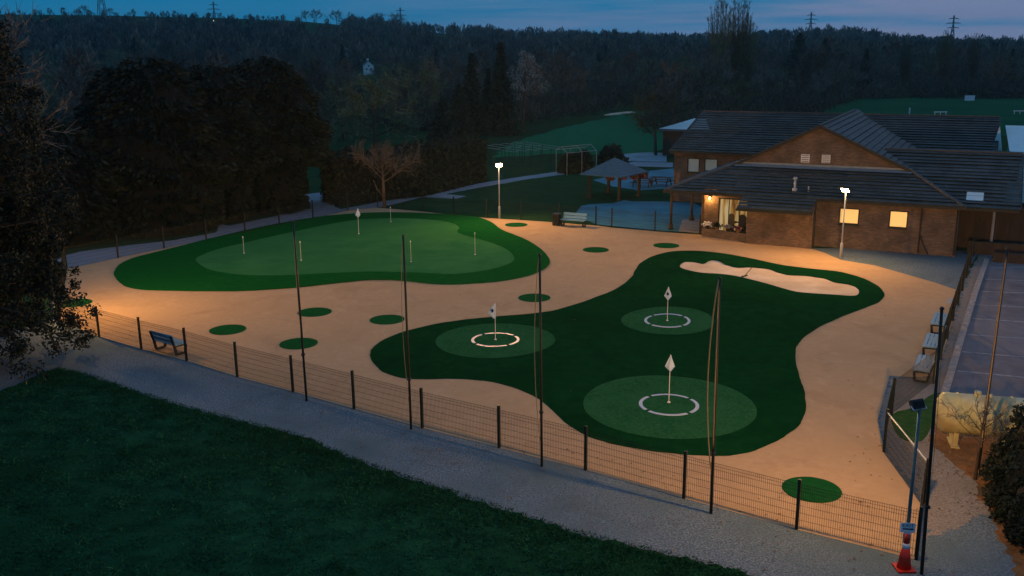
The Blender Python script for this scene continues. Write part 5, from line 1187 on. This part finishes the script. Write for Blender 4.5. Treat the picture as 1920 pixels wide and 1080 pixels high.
for px, py, d, s, lab in [(14, 46, 620, .55, 'bright far lamp at the left edge of the hillside'), (292, 52, 800, .42, 'far lamp on the left hill, below a clump of trees'), (414, 53, 800, .42, 'far lamp on the left hill under the thin pylon'), (813, 69, 640, .6, 'bright far lamp in the woods left of centre, above the dark conifers'), (966, 72, 700, .4, 'faint far lamp in the woods right of the bright one'), (1153, 78, 700, .4, 'faint far lamp in the woods near the picture centre'), (1589, 92, 700, .38, 'faint far lamp under the wooded hill at right'), (1730, 99, 420, .36, 'warm far lamp behind the right treeline')]:
    x, y = at(px, d); p = ray(px, py); z = H + p.z * (d / math.hypot(p.x, p.y)); zg = float(hgt(x, y)); t = thing('distant_lamp', lab, 'lamp', (x, y, zg), 0, 'lamps far off on the hills')
    hz = max(z - zg, 1.5); mb = MB(); mb.tube([(0, 0, 0), (0, 0, hz)], .12, 6); mb.build('post', M['dark_metal'], t)
    mb = MB(); mb.lathe([(.05 * s, hz), (s, hz + s * .8), (s, hz + s * 1.2), (.1, hz + 2 * s)], n=10); mb.build('lantern', M['farlight'], t)
# grass tufts at the lawn edge
r = np.random.default_rng(5); le = np.array(lawn_edge[2:-1]); P = []
for a, b in zip(le, le[1:]):
    L = np.linalg.norm(b - a); n = int(L * 330); u = r.uniform(0, 1, n)[:, None]; q = a + (b - a) * u; nn = np.array([-(b - a)[1], (b - a)[0]]) / L
    off = np.abs(r.normal(0, .7, n))[:, None] - .12; P.append(np.hstack([q - nn * off * 1.0, np.full((n, 1), .03)]))
P = np.concatenate(P); n = len(P); tip = P + np.hstack([r.normal(0, .05, (n, 2)), r.uniform(.02, .075, (n, 1))]); o = quads('grass_tufts', ribbons(P, tip, np.full(n, .022), r), M['lawn']); o['kind'] = 'stuff'

# thin dusk air
hm = bpy.data.materials.new('haze_air'); hm.use_nodes = True; hm.node_tree.nodes.clear()
ho_ = hm.node_tree.nodes.new('ShaderNodeOutputMaterial'); hv = hm.node_tree.nodes.new('ShaderNodeVolumePrincipled'); hv.inputs['Color'].default_value = (.45, .85, 1, 1); hv.inputs['Density'].default_value = .00016; hv.inputs['Anisotropy'].default_value = .6
hm.node_tree.links.new(hv.outputs[0], ho_.inputs['Volume'])
mb = MB(); mb.box((0, 1000, 39), (4400, 2500, 90)); o = mb.build('haze', hm, uv=False); o['kind'] = 'stuff'
# short grass blades over the near lawn, and leaves blown over the paths
n = 120000; P = np.zeros((n, 3)); u = r.uniform(0, 1, n); P[:, 0] = -21 + 30 * u; y1 = np.interp(P[:, 0], [p[0] for p in lawn_edge], [p[1] for p in lawn_edge]); P[:, 1] = y1 - .15 - r.uniform(0, 1, n) ** 1.2 * 13; P[:, 2] = .018
nz_ = np.sin(P[:, 0] * 2.1 + np.sin(P[:, 1] * 1.3) * 2) * np.cos(P[:, 1] * 2.6 + np.sin(P[:, 0] * .9) * 2); keep = nz_ + r.normal(0, .6, n) > -.1; P = P[keep]; n = len(P)
tip = P + np.hstack([r.normal(0, .05, (n, 2)), r.uniform(.02, .07, (n, 1))]); o = quads('lawn_blades', ribbons(P, tip, np.full(n, .03), r), M['blade']); o['kind'] = 'stuff'
n = 900; P = np.zeros((n, 3)); k = r.integers(0, len(NEAR) - 1, n); f = r.uniform(0, 1, n); NP_ = np.array(NEAR); P[:, :2] = NP_[k] * (1 - f)[:, None] + NP_[k + 1] * f[:, None] + r.normal(0, 1.3, (n, 2)) + np.array([-.3, -.5]); P[:, 2] = .03
q = r.uniform(0, 1, 500); P2 = np.zeros((500, 3)); P2[:, 0] = 13 + r.normal(0, 1.3, 500); P2[:, 1] = 25 + r.normal(0, 2, 500); P2[:, 2] = .03
P3 = np.zeros((260, 3)); P3[:, 0] = r.uniform(-18, 20, 260); P3[:, 1] = r.uniform(24, 66, 260); P3[:, 2] = .045
L4 = leaves(np.concatenate([P, P2, P3]), .06, 1.4, r); L4[:, :, 2] = .05 + (L4[:, :, 2] - .05) * .15; o = quads('fallen_leaves', L4, M['litter']); o['kind'] = 'stuff'
# ------------------------------------------------------------------ sky and light
w = bpy.data.worlds.new('World'); sc.world = w; w.use_nodes = True; nt = w.node_tree; N = nt.nodes.new; L = nt.links.new
bg = nt.nodes['Background']; bg.inputs[1].default_value = .1
sky = N('ShaderNodeTexSky'); sky.sky_type = 'NISHITA'; sky.sun_disc = False; sky.sun_elevation = R(1.0); sky.sun_rotation = R(150)
tc = N('ShaderNodeTexCoord'); sp = N('ShaderNodeSeparateXYZ'); L(tc.outputs['Generated'], sp.inputs[0])
def ramp(src, stops):
    r_ = N('ShaderNodeValToRGB'); e = r_.color_ramp.elements; e[0].position, e[0].color = stops[0][0], (*stops[0][1], 1); e[1].position, e[1].color = stops[-1][0], (*stops[-1][1], 1)
    for p_, c_ in stops[1:-1]:
        q = e.new(p_); q.color = (*c_, 1)
    L(src, r_.inputs[0]); return r_.outputs[0]
def mr(src, a, b, c, d):
    m_ = N('ShaderNodeMapRange'); m_.inputs[1].default_value = a; m_.inputs[2].default_value = b; m_.inputs[3].default_value = c; m_.inputs[4].default_value = d; L(src, m_.inputs[0]); return m_.outputs[0]
def mix(f, a, b, bt='MIX'):
    m_ = N('ShaderNodeMix'); m_.data_type = 'RGBA'; m_.blend_type = bt
    for i, v in ((0, f), (6, a), (7, b)):
        if isinstance(v, (int, float)): m_.inputs[i].default_value = v
        elif isinstance(v, tuple): m_.inputs[i].default_value = (*v, 1)
        else: L(v, m_.inputs[i])
    return m_.outputs[2]
el = mr(sp.outputs[2], -.05, .6, 0, 1)
dusk = ramp(el, [(0, (.01, 1.75, 3.7)), (.085, (.04, 1.95, 4.1)), (.13, (.01, 1.7, 3.7)), (.4, (.45, 1.9, 3.6)), (1, (.6, 2.0, 3.7))])
azf = mr(sp.outputs[0], -.1, .5, 0, 1)
dusk = mix(azf, dusk, mix(1.0, dusk, (.45, .25, .3), 'ADD'))
mp = N('ShaderNodeMapping'); mp.inputs['Scale'].default_value = (2.2, 2.2, 34); L(tc.outputs['Generated'], mp.inputs[0])
nz = N('ShaderNodeTexNoise'); nz.inputs['Scale'].default_value = 1.6; nz.inputs['Detail'].default_value = 7; nz.inputs['Roughness'].default_value = .55; L(mp.outputs[0], nz.inputs['Vector'])
cl = mr(nz.outputs[0], .40, .60, 0, 1); cm = N('ShaderNodeMath'); cm.operation = 'MULTIPLY'; L(cl, cm.inputs[0]); L(mr(sp.outputs[0], -.22, .3, .05, .9), cm.inputs[1])
dusk = mix(cm.outputs[0], dusk, (2.1, 2.5, 4.2))
tint = mix(1.0, sky.outputs[0], (.25, 1.3, 3.2), 'MULTIPLY')
L(mix(.06, dusk, tint), bg.inputs[0])
sl = bpy.data.lights.new('sun', 'SUN'); sl.energy = .05; sl.angle = R(20); sl.color = (.75, .85, 1); so = bpy.data.objects.new('sun', sl); COL.objects.link(so); so.rotation_euler = (R(60), 0, R(150))
sc.view_settings.view_transform = 'Standard'; sc.view_settings.look = 'None'; sc.view_settings.exposure = 0; sc.view_settings.gamma = 1
sc.render.engine = 'CYCLES'; sc.cycles.use_denoising = True; sc.cycles.max_bounces = 5; sc.cycles.diffuse_bounces = 2; sc.cycles.sample_clamp_indirect = 3
try: sc.cycles.denoiser = 'OPENIMAGEDENOISE'
except Exception: pass
